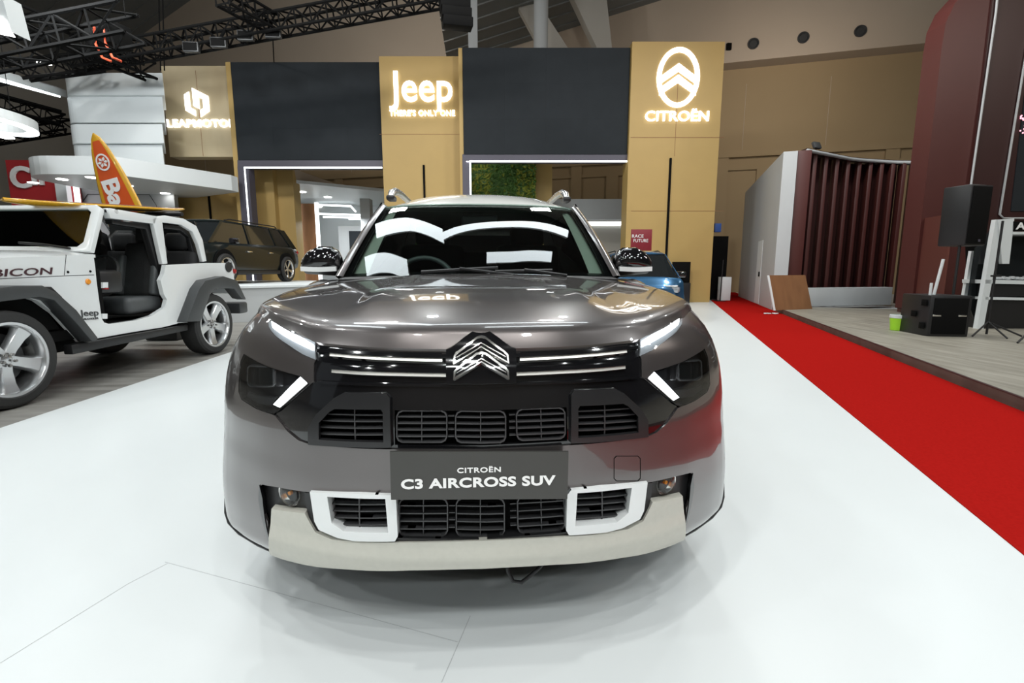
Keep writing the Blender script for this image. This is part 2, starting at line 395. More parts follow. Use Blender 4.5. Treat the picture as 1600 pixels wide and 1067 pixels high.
# --- hall shell
W1 = ath(1133, 110, 25.); wd_ = ray(-2090, 421); wd_[2] = 0; wd_ /= np.linalg.norm(wd_); WN = np.cross(wd_, (0, 0, 1.)); WN = WN if WN[1] < 0 else -WN
def onw(px, py, o=0.): return onpl(px, py, W1 + WN * o, WN)
def wq(name, pxs, m, o=0., t=.1, parent=None): return prism(name, [onw(x, y, o) for x, y in pxs], -WN * t, m, parent)
zc_ = W1[2]
def wpt(s, z, o=0.): p = W1 + wd_ * s + WN * o; return (p[0], p[1], z)
wb = struct(prism('wall_back', [wpt(-24, zc_, .9), wpt(40, zc_, .9), wpt(40, 24, .9), wpt(-24, 24, .9)], -WN * 1.2, 'hall_wall'))
wl = struct(prism('wall_lower', [wpt(-24, -.1), wpt(40, -.1), wpt(40, zc_ + .3), wpt(-24, zc_ + .3)], -WN * .3, 'hall_low'))
led = onw(1290, 239)[2]
for s in np.arange(-22, 36, 3.6):   # pilasters, ledges and recessed panel frames of the hall wall
    prism('pilaster', [wpt(s, 0, .12), wpt(s + .55, 0, .12), wpt(s + .55, led + .0, .12), wpt(s, led, .12)], -WN * .12, 'hall_low', wl)
    prism('panel_joint', [wpt(s - .6, led + .35, .015), wpt(s - .58, led + .35, .015), wpt(s - .58, zc_ - .7, .015), wpt(s - .6, zc_ - .7, .015)], -WN * .015, 'hall_wall', wl)
    prism('pilaster', [wpt(s + 1.7, 0, .10), wpt(s + 2.3, 0, .10), wpt(s + 2.3, led - .55, .10), wpt(s + 1.7, led - .55, .10)], -WN * .10, 'hall_low', wl)
prism('wall_ledge', [wpt(-24, led, .16), wpt(40, led, .16), wpt(40, led + .32, .16), wpt(-24, led + .32, .16)], -WN * .16, 'hall_low', wl)
prism('wall_ledge', [wpt(-24, led - .6, .09), wpt(40, led - .6, .09), wpt(40, led - .42, .09), wpt(-24, led - .42, .09)], -WN * .09, 'hall_low', wl)
for px, py in ((1177, 68.5), (1255, 59), (1344, 49)):
    c = onw(px, py, .91); v = lathe('wall_vent', [(0, .0), (.16, .0), (.2, .06), (.24, .06), (.24, 0)], 'dark_plastic', None, 20, M4=face_mat(c, -wd_))
    tag(v, {1177: 'round black air vent nearest the ochre pylon, high on the beige wall', 1255: 'middle round black air vent high on the beige wall', 1344: 'round black air vent nearest the maroon tower, high on the beige wall'}[px], 'vent', 'air vents on the upper hall wall')
c = onw(1139, 73, .95); tag(box('wall_box', c, (.22, .12, .3), 'void', None, .02), 'small black box fixed high on the wall beside the ochre pylon', 'wall box')
def roofpiece(name, a, b, near):
    p, q = onw(*a, .9), onw(*b, .9); d = np.array([0, -near, 0.])
    r = struct(prism(name, [p, q, q + d, p + d], (0, 0, .15), 'roof_sheet'))
    u = (q - p); L = np.linalg.norm(u)
    for k in range(0, int(near / 1.1)):
        y = -.6 - 1.1 * k; prism('roof_rib', [p + np.array([0, y, -.06]), q + np.array([0, y, -.06]), q + np.array([0, y - .12, -.06]), p + np.array([0, y - .12, -.06])], (0, 0, .06), 'roof_sheet', r)
    return r
roofpiece('ceiling_left', (40, 184), (430, -94), 24)
roofpiece('ceiling_right', (700, 104), (1240, -64), 14)
struct(prism('wall_behind', [(-26, -16, -.1), (30, -16, -.1), (30, -16, 14), (-26, -16, 14)], (0, -.3, 0), 'hall_dark'))
struct(prism('wall_right', [(30, -16, -.1), (30, 36, -.1), (30, 36, 14), (30, -16, 14)], (.3, 0, 0), 'hall_dark'))
struct(prism('ceiling_hall', [(-26, -16, 14), (30, -16, 14), (30, 17, 14), (-26, 17, 14)], (0, 0, .2), 'roof_dark'))
struct(prism('wall_left', [(-26, -9, -.1), (-26, 36, -.1), (-26, 36, 20), (-26, -9, 20)], (-.3, 0, 0), 'hall_pale'))
def beam(name, pxs, D, t, m, label, cat):
    return tag(prism(name, [ath(x, y, D) for x, y in pxs], HD * t, m), label, cat)
beam('roof_beam', [(793, -20), (826, -20), (892, 82), (848, 82)], 23, .4, 'hall_pale', 'slim pale diagonal roof beam above the right dark screen', 'beam')
beam('roof_beam', [(888, -20), (946, -20), (957, 82), (936, 82)], 22.6, .6, 'hall_pale', 'broad pale diagonal roof beam above the right dark screen', 'beam')
p = ath(845, 60, 21); tag(lathe('round_column', [(0, 0), (.29, 0), (.29, 16), (0, 16)], 'pale_grey', None, 24, M4=Matrix.Translation((p[0], p[1], 0))), 'pale round hall column rising behind the right dark screen', 'column')
p = ath(739, 60, 20); tag(box('square_column', (p[0], p[1], 8), (.36, .36, 16), 'pale_grey', None, .02), 'pale square hall column behind the hanging line array', 'column')
# --- stand backdrop
def panel(name, xl, xr, yt, yb, D, t, m, parent=None, Dr=None, ybr=None, ytr=None):
    Dr = Dr or D; a, b = ath(xl, yt, D), ath(xr, ytr or yt, Dr); zt = (a[2] + b[2]) / 2
    zb = 0. if yb is None else ath(xl, yb, D)[2]
    return prism(name, [(a[0], a[1], zb), (b[0], b[1], zb), (b[0], b[1], zt), (a[0], a[1], zt)], HD * t, m, parent)
DC, DS2, DJ, DS1, DL = 17.2, 17.35, 17.9, 18.1, 18.5
PC = thing('pylon', 'tall ochre pylon with a lit oval chevron emblem, right of the dark screens', 'pylon', tuple(ath(1060, 300, DC)[:2]) + (0,))
panel('pylon_body', 988, 1133, 66, None, DC, .8, 'gold', PC, ytr=64)
PJ_ = thing('pylon', 'ochre pylon with a lit four-letter sign between the two dark screens', 'pylon', tuple(ath(655, 300, DJ)[:2]) + (0,))
panel('pylon_body', 592, 724, 91, None, DJ, .8, 'gold', PJ_, ytr=85)
PL = thing('pylon', 'pale wood pylon panel with a lit block emblem beside the white tower', 'pylon', tuple(ath(305, 300, DL)[:2]) + (0,))
panel('pylon_body', 252, 372, 108, 245, DL, .5, 'gold_pale', PL, ytr=98)
panel('pylon_base', 268, 384, 281, None, DL + .6, .4, 'gold', PL)
for (x, y0, y1, D, par) in ((1048, 247, 412, DC - .02, PC), (662, 258, 330, DJ - .02, PJ_), (324, 280, 350, DL + .58, PL)):
    a, b = ath(x, y0, D), ath(x, y1, D); box('light_groove', ((a[0]), a[1], (a[2] + b[2]) / 2), (.07, .05, a[2] - b[2]), 'void', par)
def joints(par, xl, xr, ys, D):
    for y in ys:
        a, b = ath(xl, y, D), ath(xr, y, D); prism('panel_joint', [a, b, (b[0], b[1], b[2] + .012), (a[0], a[1], a[2] + .012)], HD * .01, 'brown_board', par)
joints(PC, 986, 1131, (215, 330), DC - .008); joints(PJ_, 593, 722, (210,), DJ - .008)
for par, x, D in ((PC, 1060, DC), (PL, 305, DL)):
    a = ath(x, 110, D - .008); bz = ath(x, 244, D)[2]; prism('panel_joint', [(a[0], a[1], bz), (a[0] + .012, a[1], bz), (a[0] + .012, a[1], a[2]), a], HD * .01, 'brown_board', par)
def screen(label, xl, xr, yt, ytr, yb, D, sx0, leg0, leg1, fr_b, legbot, ledx):
    T = thing('led_wall', label, 'screen', tuple(ath((xl + xr) / 2, 300, D)[:2]) + (0,))
    n = 4; a, b = ath(xl, yt, D), ath(xr, ytr, D); zb = ath(xl, yb, D)[2]; zt = (a[2] + b[2]) / 2
    for i in range(n):            # LED modules with hairline joints
        for j in range(3):
            q = [a + (b - a) * ((i + e) / n) for e in (.0004, .9996)]; z0 = zb + (zt - zb) * (j + .0006) / 3; z1 = zb + (zt - zb) * (j + .9994) / 3
            prism('screen_module', [(q[0][0], q[0][1], z0), (q[1][0], q[1][1], z0), (q[1][0], q[1][1], z1), (q[0][0], q[0][1], z1)], HD * .3, 'screen', T)
    panel('side_frame', sx0, xl - .3, yt - 1, None if not legbot else yb + 10, D + .05, .5, 'gold', T)
    prism('frame_beam', [ath(leg0, yb, D + .02), ath(xr, yb - 1, D + .02), ath(xr, fr_b, D + .02), ath(leg0, fr_b, D + .02)], HD * .4, 'violet', T)
    la, lb = ath(leg0, fr_b, D + .02), ath(leg1, fr_b, D + .02)
    prism('frame_leg', [(la[0], la[1], 0), (lb[0], lb[1], 0), lb, la], HD * .4, 'violet', T)
    le = ath(ledx, fr_b + 1, D + .01); prism('led_line', [(le[0], le[1], 0), (le[0] + .05, le[1], 0), (le[0] + .05, le[1], le[2]), le], HD * .03, 'strip', T)
    r_ = ath(xr - 1, fr_b - 1, D + .01); prism('led_line', [(le[0], le[1], le[2] - .0), (r_[0], r_[1], le[2]), (r_[0], r_[1], le[2] + .05), (le[0], le[1], le[2] + .05)], HD * .03, 'strip', T)
    return T
screen('dark LED wall left of the lit four-letter sign, over the lounge opening', 360, 598, 98, 96, 250, DS1, 352, 371, 388, 262, False, 381)
screen('dark LED wall between the lit four-letter sign and the emblem pylon', 722.5, 985, 76, 73, 241, DS2, 716, 722.5, 735, 252, False, 733.5)
# signs
def onf(px, py, D, o=.03): p = ath(px, py, D); return p - HD * o
RX = tuple(_rt)
def lit(name, s, par, x0, x1, y, hpx, D, bold, sp=1., size=None):
    a, b = onf(x0, y, D), onf(x1, y, D); w = float(np.linalg.norm(b - a)); h = hpx / FPX * D * 1.02
    return text(name, s, 'sign', par, h * 1.38, face_mat((a + b) / 2, RX), .03, bold * h, width=w, sp=sp)
lit('sign_word', 'CITROËN', PC, 1008, 1107, 180, 14, DC, .012)
c = onf(1059.5, 121.5, DC); k = DC / FPX * 1.03
def ell(rx_, ry_, n=40): return [(rx_ * math.cos(2*math.pi*i/n), ry_ * math.sin(2*math.pi*i/n)) for i in range(n)]
def sg3(l, c=c, k=k): return [tuple(c + np.array(RX) * x * k + np.array((0, 0, 1.)) * y * k) for x, y in l]
EMB = prism('sign_emblem', sg3(ell(30.5, 40)), HD * .04, 'sign', PC, holes=[sg3(ell(24, 33.5))])
for dy in (0, -15):
    prism('sign_chevron', sg3([(-26, 1 + dy), (-26, -9 + dy), (0, 8 + dy), (26, -9 + dy), (26, 1 + dy), (0, 19 + dy)]), HD * .04, 'sign', EMB)
lit('sign_word', 'Jeep', PJ_, 608, 707, 143, 42, DJ, .012)
lit('sign_motto', "THERE'S ONLY ONE", PJ_, 609, 711, 177, 8, DJ, .012, 1.1)
lit('sign_word', 'LEAPMOTOR', PL, 262, 369, 193, 11, DL, .012, 1.05)
c2 = onf(308, 161, DL); k2 = DL / FPX * 1.03
for poly in ([(-17, 10), (-8, 15), (-8, -8), (2, -14), (2, -5), (-1, -3), (6, -20), (2, -20), (-17, -9)],):
    pass
prism('sign_emblem', sg3([(-17, 11), (-10, 15), (-10, -6), (-3, -10), (-3, -18), (-17, -10)], c2, k2), HD * .04, 'sign', PL)
prism('sign_emblem', sg3([(-5, 20), (17, 9), (17, -11), (4, -19), (4, -10), (9, -7), (9, 5), (3, 8), (3, -8), (-5, -4)], c2, k2), HD * .04, 'sign', PL)
# behind the left opening: lounge
LG = thing('lounge', 'white lounge with recessed ceiling lights seen through the left opening', 'lounge', tuple(ath(515, 430, 20)[:2]) + (0,))
panel('lounge_column', 389, 425, 255, None, 19.3, .6, 'gold', LG)
panel('lounge_column', 425, 456, 255, None, 19.6, .6, 'gold', LG)
a = [ath(455, 283, 19.6), ath(582, 318, 26), ath(582, 308, 26), ath(455, 262, 19.6)]
prism('lounge_fascia', a, HD * .2, 'hall_wall', LG)
zc2 = ath(455, 284, 19.6)[2]
q = [ath(455, 284, 19.6), onz(582, 318, zc2), onz(640, 330, zc2), onz(455, 326, zc2)]
prism('lounge_ceiling', [(ath(450, 300, 19.7)[0], ath(450, 300, 19.7)[1], zc2), (ath(600, 300, 22)[0], ath(600, 300, 22)[1], zc2), (ath(610, 300, 30)[0], ath(610, 300, 30)[1], zc2), (ath(450, 300, 30)[0], ath(450, 300, 30)[1], zc2)], (0, 0, .12), 'stand_white', LG)
for px, py in ((472, 300), (512, 308), (502, 323)):
    p = onz(px, py, zc2 - .01); lathe('downlight', [(0, 0), (.16, 0), (.16, .01), (0, .01)], 'lamp', LG, 16, M4=Matrix.Translation((p[0], p[1], p[2] - .012)))
panel('lounge_back', 440, 620, 314, None, 27, .2, 'stand_white', LG)
panel('lounge_wood', 470, 491, 318, None, 24, .3, 'brown_board', LG)
for x0, x1 in ((461.5, 467), (491, 496)): panel('light_post', x0, x1, 316, None, 23.9, .1, 'strip', LG)
for (xa, ya, xb, yb_) in ((496, 320, 548, 322), (548, 322, 556, 331), (498, 334, 565, 336), (505, 339, 565, 340), (545, 342, 566, 342)):
    a, b = ath(xa, ya, 25.5), ath(xb, yb_, 25.5); tube('light_line', [a, b], .045, 'strip', LG, 6)
panel('lounge_pillar', 562, 577, 310, None, 22.5, .5, 'pale_grey', LG)
panel('lounge_partition', 528, 566, 353, None, 24.5, .2, 'pale_grey', LG)
panel('lounge_display', 545, 566, 361, 395, 24.3, .1, 'screen', LG)
# behind the right opening: plant wall and hall
PW = thing('plant_wall', 'green living plant wall seen through the right opening', 'plant wall', tuple(ath(786, 400, 19.2)[:2]) + (0,))
panel('plant_backing', 736, 837, 250, None, 19.2, .25, 'leaf', PW)
lv = bmesh.new(); lv2 = bmesh.new(); a, b = ath(736, 300, 19.2), ath(837, 300, 19.2); zt = ath(786, 249, 19.2)[2]
for i in range(2600):
    t = random.random(); z = 2.2 + (zt - 2.2) * random.random(); p = Vector(a + (b - a) * t); p.z = z; p -= Vector(HD) * random.uniform(.0, .12)
    bmx = lv2 if (abs(t - .5) > .2 and random.random() < .6) or random.random() < .08 else lv; s = random.uniform(.05, .1)
    R = Matrix.Rotation(random.uniform(-1, 1), 3, 'X') @ Matrix.Rotation(random.uniform(0, 6.3), 3, 'Y')
    vs = [bmx.verts.new(p + R @ Vector(v)) for v in ((-s, 0, 0), (0, -.02, s * .5), (s, 0, 0), (0, -.02, -s * .5))]; bmx.faces.new(vs)
for bmx, mm in ((lv, 'leaf'), (lv2, 'leaf2')): tag(from_bm('leaves', bmx, mm, PW), kind='stuff')
tag(panel('veneer_column', 836, 863, 251, None, 19.6, .6, 'gold'), 'narrow ochre column beside the plant wall in the right opening', 'column')
tag(panel('stand_fascia', 862, 990, 311, 343, 20.5, .4, 'pale_grey'), 'long pale grey stand fascia behind the car roof right of the plant wall', 'fascia')
tag(panel('glazed_stand', 905, 990, 346, None, 21.5, .3, 'hall_pale'), 'pale glazed stand front low behind the windscreen pillar', 'stand wall')
tag(panel('light_band', 905, 985, 346, 352, 21.4, .05, 'strip'), 'thin lit strip along the glazed stand front', 'light strip')
# --- left: white tower, canopy, red wall
TW = thing('tower', 'white banded tower with rounded corner above the canopy at left', 'tower', tuple(ath(170, 400, 17)[:2]) + (0,))
for (yt, yb, xl, D) in ((110, 146, 87, 16.6), (147, 189, 91, 16.75), (190, 221, 96, 16.6), (222, 262, 101, 16.75)):
    a, b = ath(xl, yt, D), ath(253, yt, D); z1 = ath(176, yt + 4, D)[2]; z0 = ath(176, yb + 4, D)[2] + .03
    u = (b - a) / np.linalg.norm(b - a); r = .5; pl = []
    for i in range(9):
        t = math.pi / 2 * i / 8; q = a + u * (r - r * math.sin(t)) + HD * (r - r * math.cos(t)); pl.append((q[0], q[1], z0))
    pl = pl + [(a + HD * 1.5)[:2].tolist() + [z0], (b + HD * 1.5 - u * 1.0)[:2].tolist() + [z0], (b[0], b[1], z0)]
    prism('tower_band', pl, (0, 0, z1 - z0), 'stand_white', TW)
CP = thing('canopy', 'white canopy with downlights over the red wall behind the white off-roader', 'canopy', tuple(ath(180, 400, 15)[:2]) + (0,))
zt, zb = ath(180, 243, 14.5)[2], ath(180, 272, 14.5)[2]
a, b = ath(8, 255, 14.5), ath(360, 262, 17.4); pl = []
for i in range(9):
    t = math.pi / 2 * i / 8; q = a + np.array(RX) * (1 - math.sin(t)) * 1.2 + HD * 1.2 * (1 - math.cos(t)); pl.append((q[0], q[1], zb))
m_ = ath(180, 262, 14.6); pl = pl[::-1] + [(m_[0], m_[1], zb), (b[0], b[1], zb), (b + HD * .4)[:2].tolist() + [zb], (a + HD * 6)[:2].tolist() + [zb]]
prism('canopy_slab', pl, (0, 0, zt - zb), 'stand_white', CP)
for px, py in ((143, 277), (97, 280), (258, 302), (52, 285), (200, 290)):
    p = onz(px, py, zb); lathe('downlight', [(0, 0), (.14, 0), (.14, .012), (0, .012)], 'lamp', CP, 16, M4=Matrix.Translation((p[0], p[1], zb - .014)))
RW = thing('red_wall', 'red stand wall with partly hidden white lettering under the canopy', 'wall panel', tuple(ath(60, 400, 18)[:2]) + (0,))
panel('wall_sheet', 8, 82, 250, None, 17.8, .2, 'red_wall', RW); panel('wall_sheet', 97, 114, 262, None, 17.8, .2, 'red_wall', RW)
panel('wall_post', 81, 98, 255, None, 17.6, .3, 'stand_white', RW); panel('light_post', 113, 119, 285, None, 17.7, .1, 'strip', RW)
text('wall_letters', 'C', 'letter_white', RW, 1.0, face_mat(onf(33, 277, 17.75), RX), .03, .03, width=.7)
text('wall_letters', 'h', 'letter_white', RW, .7, face_mat(onf(60, 277, 17.75), RX), .03, .03, width=.4)
HX = thing('partition', 'pale grey partition with hexagon outlines behind the white off-roader', 'partition', tuple(ath(190, 400, 18.2)[:2]) + (0,))
panel('partition_sheet', 118, 268, 268, None, 18.3, .2, 'pale_grey', HX)
for cx, cy in ((150, 322), (186, 343), (150, 364), (186, 385), (222, 322), (114, 343), (222, 364), (150, 406)):
    pts = [onf(cx + 24 * math.cos(math.pi / 3 * i), cy + 21 * math.sin(math.pi / 3 * i), 18.28) for i in range(6)]; tube('hexagon_line', pts, .014, 'dark_plastic', HX, 4, True)
# --- roof trusses, lamps and hanging gear
def truss(label, p, q, s=.45, n=14):
    p, q = Vector(p), Vector(q); d = (q - p).normalized(); sd = d.cross(Vector((0, 0, 1))).normalized(); u = sd.cross(d)
    T = thing('truss', label, 'truss', p); cs = [(sd * a + u * b) * s / 2 for a, b in ((-1, -1), (1, -1), (1, 1), (-1, 1))]
    for c in cs: tube('chord', [p + c, q + c], .045, 'truss', T, 6)
    bm = bmesh.new(); L = (q - p).length; n = max(4, int(L / s))
    for i in range(n):
        a, b = p + d * L * i / n, p + d * L * (i + 1) / n
        for k in range(4):
            c0, c1 = cs[k], cs[(k + 1) % 4]
            if i % 2: c0, c1 = c1, c0
            bm_tube(bm, [a + c0, b + c1], .026, 4, False); bm_tube(bm, [a + c0, a + c1], .022, 4, False)
    tag(from_bm('bracing', bm, 'truss', T), kind='stuff'); return T
truss('long black truss rising to the right over the left dark screen', ath(120, 96, 15), ath(720, -14, 14))
T2 = truss('heavy black truss ending beside the orange-edged speaker box at upper left', ath(-40, 84, 10.5), ath(206, 36, 10.5), .55)
truss('black truss sloping down to the right behind the orange-edged speaker box', ath(10, 20, 12.5), ath(235, 112, 16))
truss('black truss crossing above the white hanging light bar', ath(-30, 118, 14), ath(160, 96, 16), .45)
truss('black truss just above the oval ring lamp', ath(-30, 152, 18), ath(98, 186, 19), .45)
truss('lowest black truss behind the canopy at far left', ath(-30, 216, 20), ath(110, 194, 20), .5)
truss('short black truss meeting the long truss from the top edge', ath(346, -8, 13), ath(428, 38, 14.6), .4)
SB = thing('speaker_box', 'black hanging box with two orange straps under the upper left truss', 'speaker', ath(170, 60, 11))
c = ath(170, 58, 11.2); box('box_body', c, (.7, .5, .46), 'void', SB, .02, rot=rz(-20))
for x0 in (147, 163):
    tube('orange_strap', [ath(x0, 42, 10.9), ath(x0 + 2, 68, 10.9), ath(x0 + 13, 90, 10.95), ath(x0 + 27, 96, 11)], .025, mat('orange_webbing', (.75, .09, .03), .6, noise=.05), SB, 6)
LA = thing('line_array', 'black hanging line array loudspeaker at the top edge over the four-letter sign', 'speaker', ath(712, 20, 13))
for i in range(4):
    c = ath(709 + i * 2.0, -4 + i * 13.5, 13); box('array_cabinet', c, (.72, .5, .215), 'void', LA, .02, rot=rz(8) @ rx(3 * i))
for i, (x, y) in enumerate(((299, 70), (342, 63), (384, 52), (427, 48))):
    c = ath(x, y + 4, 14.4); tg = thing('lamp_panel', ['grey lamp panel nearest the white tower, under the long truss', 'second grey lamp panel from the white tower under the long truss', 'third grey lamp panel from the white tower under the long truss', 'grey lamp panel under the truss junction'][i], 'lamp', c, 0, 'lamp panels under the long truss')
    box('panel_body', c, (.42, .12, .26), 'dark_plastic', tg, .01); box('panel_grid', c - HD * .065, (.36, .02, .2), 'truss', tg, .004)
for (x, y0, y1, D, lb) in ((250, -10, 112, 16, 'left one of two thin suspension cables above the pale wood pylon'), (256, -10, 112, 16, 'right one of two thin suspension cables above the pale wood pylon'), (427, 30, 98, 16, 'thin suspension cable from the truss junction to the left dark screen')):
    tag(tube('suspension_cable', [ath(x - 2, y0, 14.6 if x == 427 else D), ath(x + 1, y1 - 1.5, 18.05 if x == 427 else D)], .02, 'truss', None, 6), lb, 'cable')
pl_ = thing('pendant_light', 'bright white box pendant cut by the top left corner', 'lamp', ath(2, 25, 8))
prism('pendant_body', [ath(-40, -20, 8), ath(2, -10, 8), ath(18, 50, 8), ath(-40, 22, 8)], HD * .3, 'stand_white', pl_)
prism('pendant_face', [ath(-40, 24, 7.98), ath(2, 28, 7.98), ath(19, 56, 7.98), ath(-40, 44, 7.98)], HD * .05, 'lamp', pl_)
lb_ = thing('light_bar', 'long white hanging light bar running towards the white tower', 'lamp', ath(40, 130, 14))
prism('bar_body', [ath(-20, 103, 13), ath(90, 136, 17), ath(92, 148, 17), ath(-20, 114, 13)], HD * .3, 'stand_white', lb_)
prism('bar_light', [ath(-20, 115, 12.98), ath(90, 147, 16.98), ath(90, 151, 16.98), ath(-20, 122, 12.98)], HD * .1, 'strip', lb_)
rg = thing('ring_light', 'oval white ring lamp with glowing rim at the left edge', 'lamp', ath(0, 188, 12))
c = ath(-34, 190, 12); ro = [tuple(c + np.array(RX) * .85 * math.cos(t) + HD * 1.2 * math.sin(t)) for t in [2 * math.pi * i / 36 for i in range(36)]]; ri_ = [tuple(c + np.array(RX) * .66 * math.cos(t) + HD * .95 * math.sin(t)) for t in [2 * math.pi * i / 36 for i in range(36)]]
prism('ring_body', ro, (0, 0, .22), 'stand_white', rg, holes=[ri_]); prism('ring_glow', [(x, y, z - .04) for x, y, z in ro], (0, 0, .04), 'strip', rg, holes=[[(x, y, z - .04) for x, y, z in ri_]])
for (x, y, D, lb) in ((70, 99, 15.05, 'small bright floodlight clamped under the upper left trusses'), (12, 215, 15, 'small bright floodlight just below the oval ring lamp'), (25, 48, 13, 'tiny bright lamp beside the box pendant')):
    c = ath(x, y, D); f = thing('floodlight', lb, 'lamp', c); k = .5 if x == 25 else 1
    tube('lamp_bracket', [c + np.array((0, 0, .1 * k)), c + np.array((0, .5, .55))], .02, 'truss', f, 6)
    box('lamp_housing', c + np.array((0, 0, .08 * k)), (.3 * k, .25, .12 * k), 'black_plastic', f, .02); box('lamp_face', c - HD * .02, (.27 * k, .2, .05 * k), 'lamp', f, .01)
def hang(par, p, r=.008): tube('hanger', [tuple(p), (p[0], p[1], 14.0)], r, 'truss', par, 5)
hang(LA, ath(708, -8, 13)); hang(pl_, ath(-10, 0, 8.15)); hang(rg, np.array(ro[0]) + np.array((-.05, 0, .2))); hang(rg, np.array(ro[18]) + np.array((.05, 0, .2)))
for q in (ath(20, 60, 10.5), ath(196, 26, 10.5)): hang(T2, q)
# lit white bands hung above the car (they mirror in its windscreen and bonnet)
def band(label, pts, w, z=6.6):
    B_ = thing('ceiling_light', label, 'lamp', (pts[0][0], pts[0][1], z)); rows = []
    P = [pchip(list(range(len(pts))), [p[i] for p in pts]) for i in (0, 1)]
    for i in range(33):
        t = (len(pts) - 1) * i / 32; x, y = P[0](t), P[1](t); rows.append([(x, y - w / 2, z), (x, y + w / 2, z)])
    loft('light_panel', rows, 'tube_panel', B_, thick=(0, 0, .03)); loft('panel_tray', [[(a[0], a[1] - .03, z + .031), (b[0], b[1] + .03, z + .031)] for a, b in rows], 'stand_white', B_, thick=(0, 0, .12)); return B_
band('curved lit ceiling band mirrored across the upper windscreen', [(-3.4, 6.55), (-3.0, 6.5), (-2.15, 6.35), (-1.67, 6.0), (-1.1, 5.35)], .85)
band('slim curved lit ceiling band mirrored across the right of the windscreen', [(-1.1, 5.35), (-.6, 5.7), (.2, 6.0), (1.57, 6.2), (2.85, 6.1)], .42)
band('curved lit ceiling band mirrored in the lower left windscreen', [(-4.0, 5.0), (-3.6, 4.9), (-3.1, 4.65), (-2.4, 4.0)], .95)
band('curved lit ceiling band mirrored in the lower right windscreen', [(.2, 4.1), (.9, 4.2), (1.57, 4.4), (2.35, 4.6)], .5)
# ================================================================== the grey car in front
Y0 = pchip([.2,.25,.28,.31,.36,.42,.5,.6,.7,.8,.9,.95,1.0,1.05,1.1], [1.42,1.32,1.28,1.255,1.235,1.215,1.20,1.185,1.185,1.195,1.22,1.25,1.31,1.42,1.6])
PP = pchip([0,.22,.44,.6,.7,.8,.86,.89,.9], [0,.018,.08,.17,.25,.35,.435,.53,.66])
PI_ = pchip([0,.018,.08,.17,.25,.35,.435,.53,.66], [0,.22,.44,.6,.7,.8,.86,.89,.9])
WW = pchip([.2,.31,.45,.65,.8,.9,1.0,1.05,1.12], [1.0,1.01,1.01,1.0,.985,.96,.91,.875,.83])
WD = pchip([.2,.3,.5,.7,.9,1.08,1.15], [.95,.97,1.0,1.01,1.0,.965,.94])
KK = pchip([.2,.28,.45,.65,1.1], [.76,.78,.88,1.0,1.0])
def Sf(u, z, off=0.): return (u * WW(z), Y0(z) + KK(z) * PP(min(abs(u), .9)) - off, z)
def uv(px, py, off=0.):
    d = ray(px, py)
    def f(t):
        p = CAM + d * t; return p[1] - Sf(p[0] / WW(p[2]), p[2], off)[1]
    t = .8
    while t < 2.6 and f(t) < 0: t += .01
    a, b = t - .01, t
    for _ in range(28):
        m = (a + b) / 2
        if f(m) < 0: a = m
        else: b = m
    p = CAM + d * a; return (p[0] / WW(p[2]), p[2])
def UV(l, off=0.): return [uv(x, y, off) for x, y in l]
def mir(l): return [(-u, v) for u, v in reversed(l)]
CAR = thing('car', 'grey metallic compact SUV with white roof facing the camera on the white floor', 'car', (0, 3.35, 0))
def fp(name, outline_px, m, parent=CAR, off=0., thick=.01, holes=(), step=.03, sides=True, uvs=None):
    """front part(s) cut on the nose surface; mirrored to the other side when sides"""
    o = uvs or UV(outline_px, off); hs = [UV(h, off) for h in holes]; S = lambda u, v: Sf(u, v, off)
    r = [patch(name, S, o, m, parent, hs, step, thick)]
    if sides: r.append(patch(name, S, mir(o), m, parent, [mir(h) for h in hs], step, thick))
    return r
def bar(name, pl, w, m, parent, off, thick=.012, sides=True, step=.03):
    """thin strip along a pixel polyline, w pixels wide"""
    a = []; b = []
    for i, (x, y) in enumerate(pl):
        p, q = pl[max(i-1, 0)], pl[min(i+1, len(pl)-1)]; dx, dy = q[0]-p[0], q[1]-p[1]; L = math.hypot(dx, dy)
        a.append((x - dy/L*w/2, y + dx/L*w/2)); b.append((x + dy/L*w/2, y - dx/L*w/2))
    return fp(name, a + b[::-1], m, parent, off, thick, (), step, sides)
def symc(l):   # close a left-half pixel polyline into a symmetric uv outline
    a = UV(l); return a + mir(a)
# --- outlines (left half, photograph pixels)
EDGE = [(493,534),(540,539),(619,543.5),(697,545)]
HEAD = [(382,553),(395,561),(420,573),(443,580),(470,587),(483,599),(434,643),(425,647),(400,638),(378,624),(373,612),(374,588),(376,566)]
DRLH = [(419,500),(422,493),(448,513),(472,524),(492,535),(493,562),(472,553),(448,537),(430,524),(420,511)]
BLK = [(490,568),(490,596),(483,599),(434,643),(430,650),(437,659),(449,674),(466,688),(480,693),(530,698.5),(612,702)]
# body skin of the nose: everything the lamps, the black zone and the lower intake leave over
top = [(.85, 1.003)] ; side_b = .285
outl = []
lft = UV([(356,809),(373,831),(400,847),(426,860)])
lft = [(-.85, .30), (-.80, .283), (-.72, .268), uv(426, 860)]
lft += UV([(418,815),(405,780),(406,760),(410,757),(432,761),(484,769),(560,772),(609,774)])
low = lft + [(0., uv(750, 776)[1])]
upr = [(-.85, .30), (-.85, 1.0)] + UV([(421,493.5),(419.5,511),(430,524.5),(448,537.5),(472,553.5),(493,562.5),(490.5,568),(490.5,597)]) \
    + UV([(483,599.5),(470,587.5),(443,580.5),(420,573.5),(395,561.5),(381,552.5),(375.5,566),(373.5,588),(372.5,612),(377.5,624.5),(399.5,638.5),(425,647.5)]) \
    + UV(BLK[4:]) + [(0., uv(750, 703.5)[1])]
half = low + list(reversed(upr))[:-1]
half = half[:len(low)] + list(reversed(upr))[0:-1]
sk = lambda u, v: Sf(u, v)
left = half; right = [(-u, v) for u, v in half]
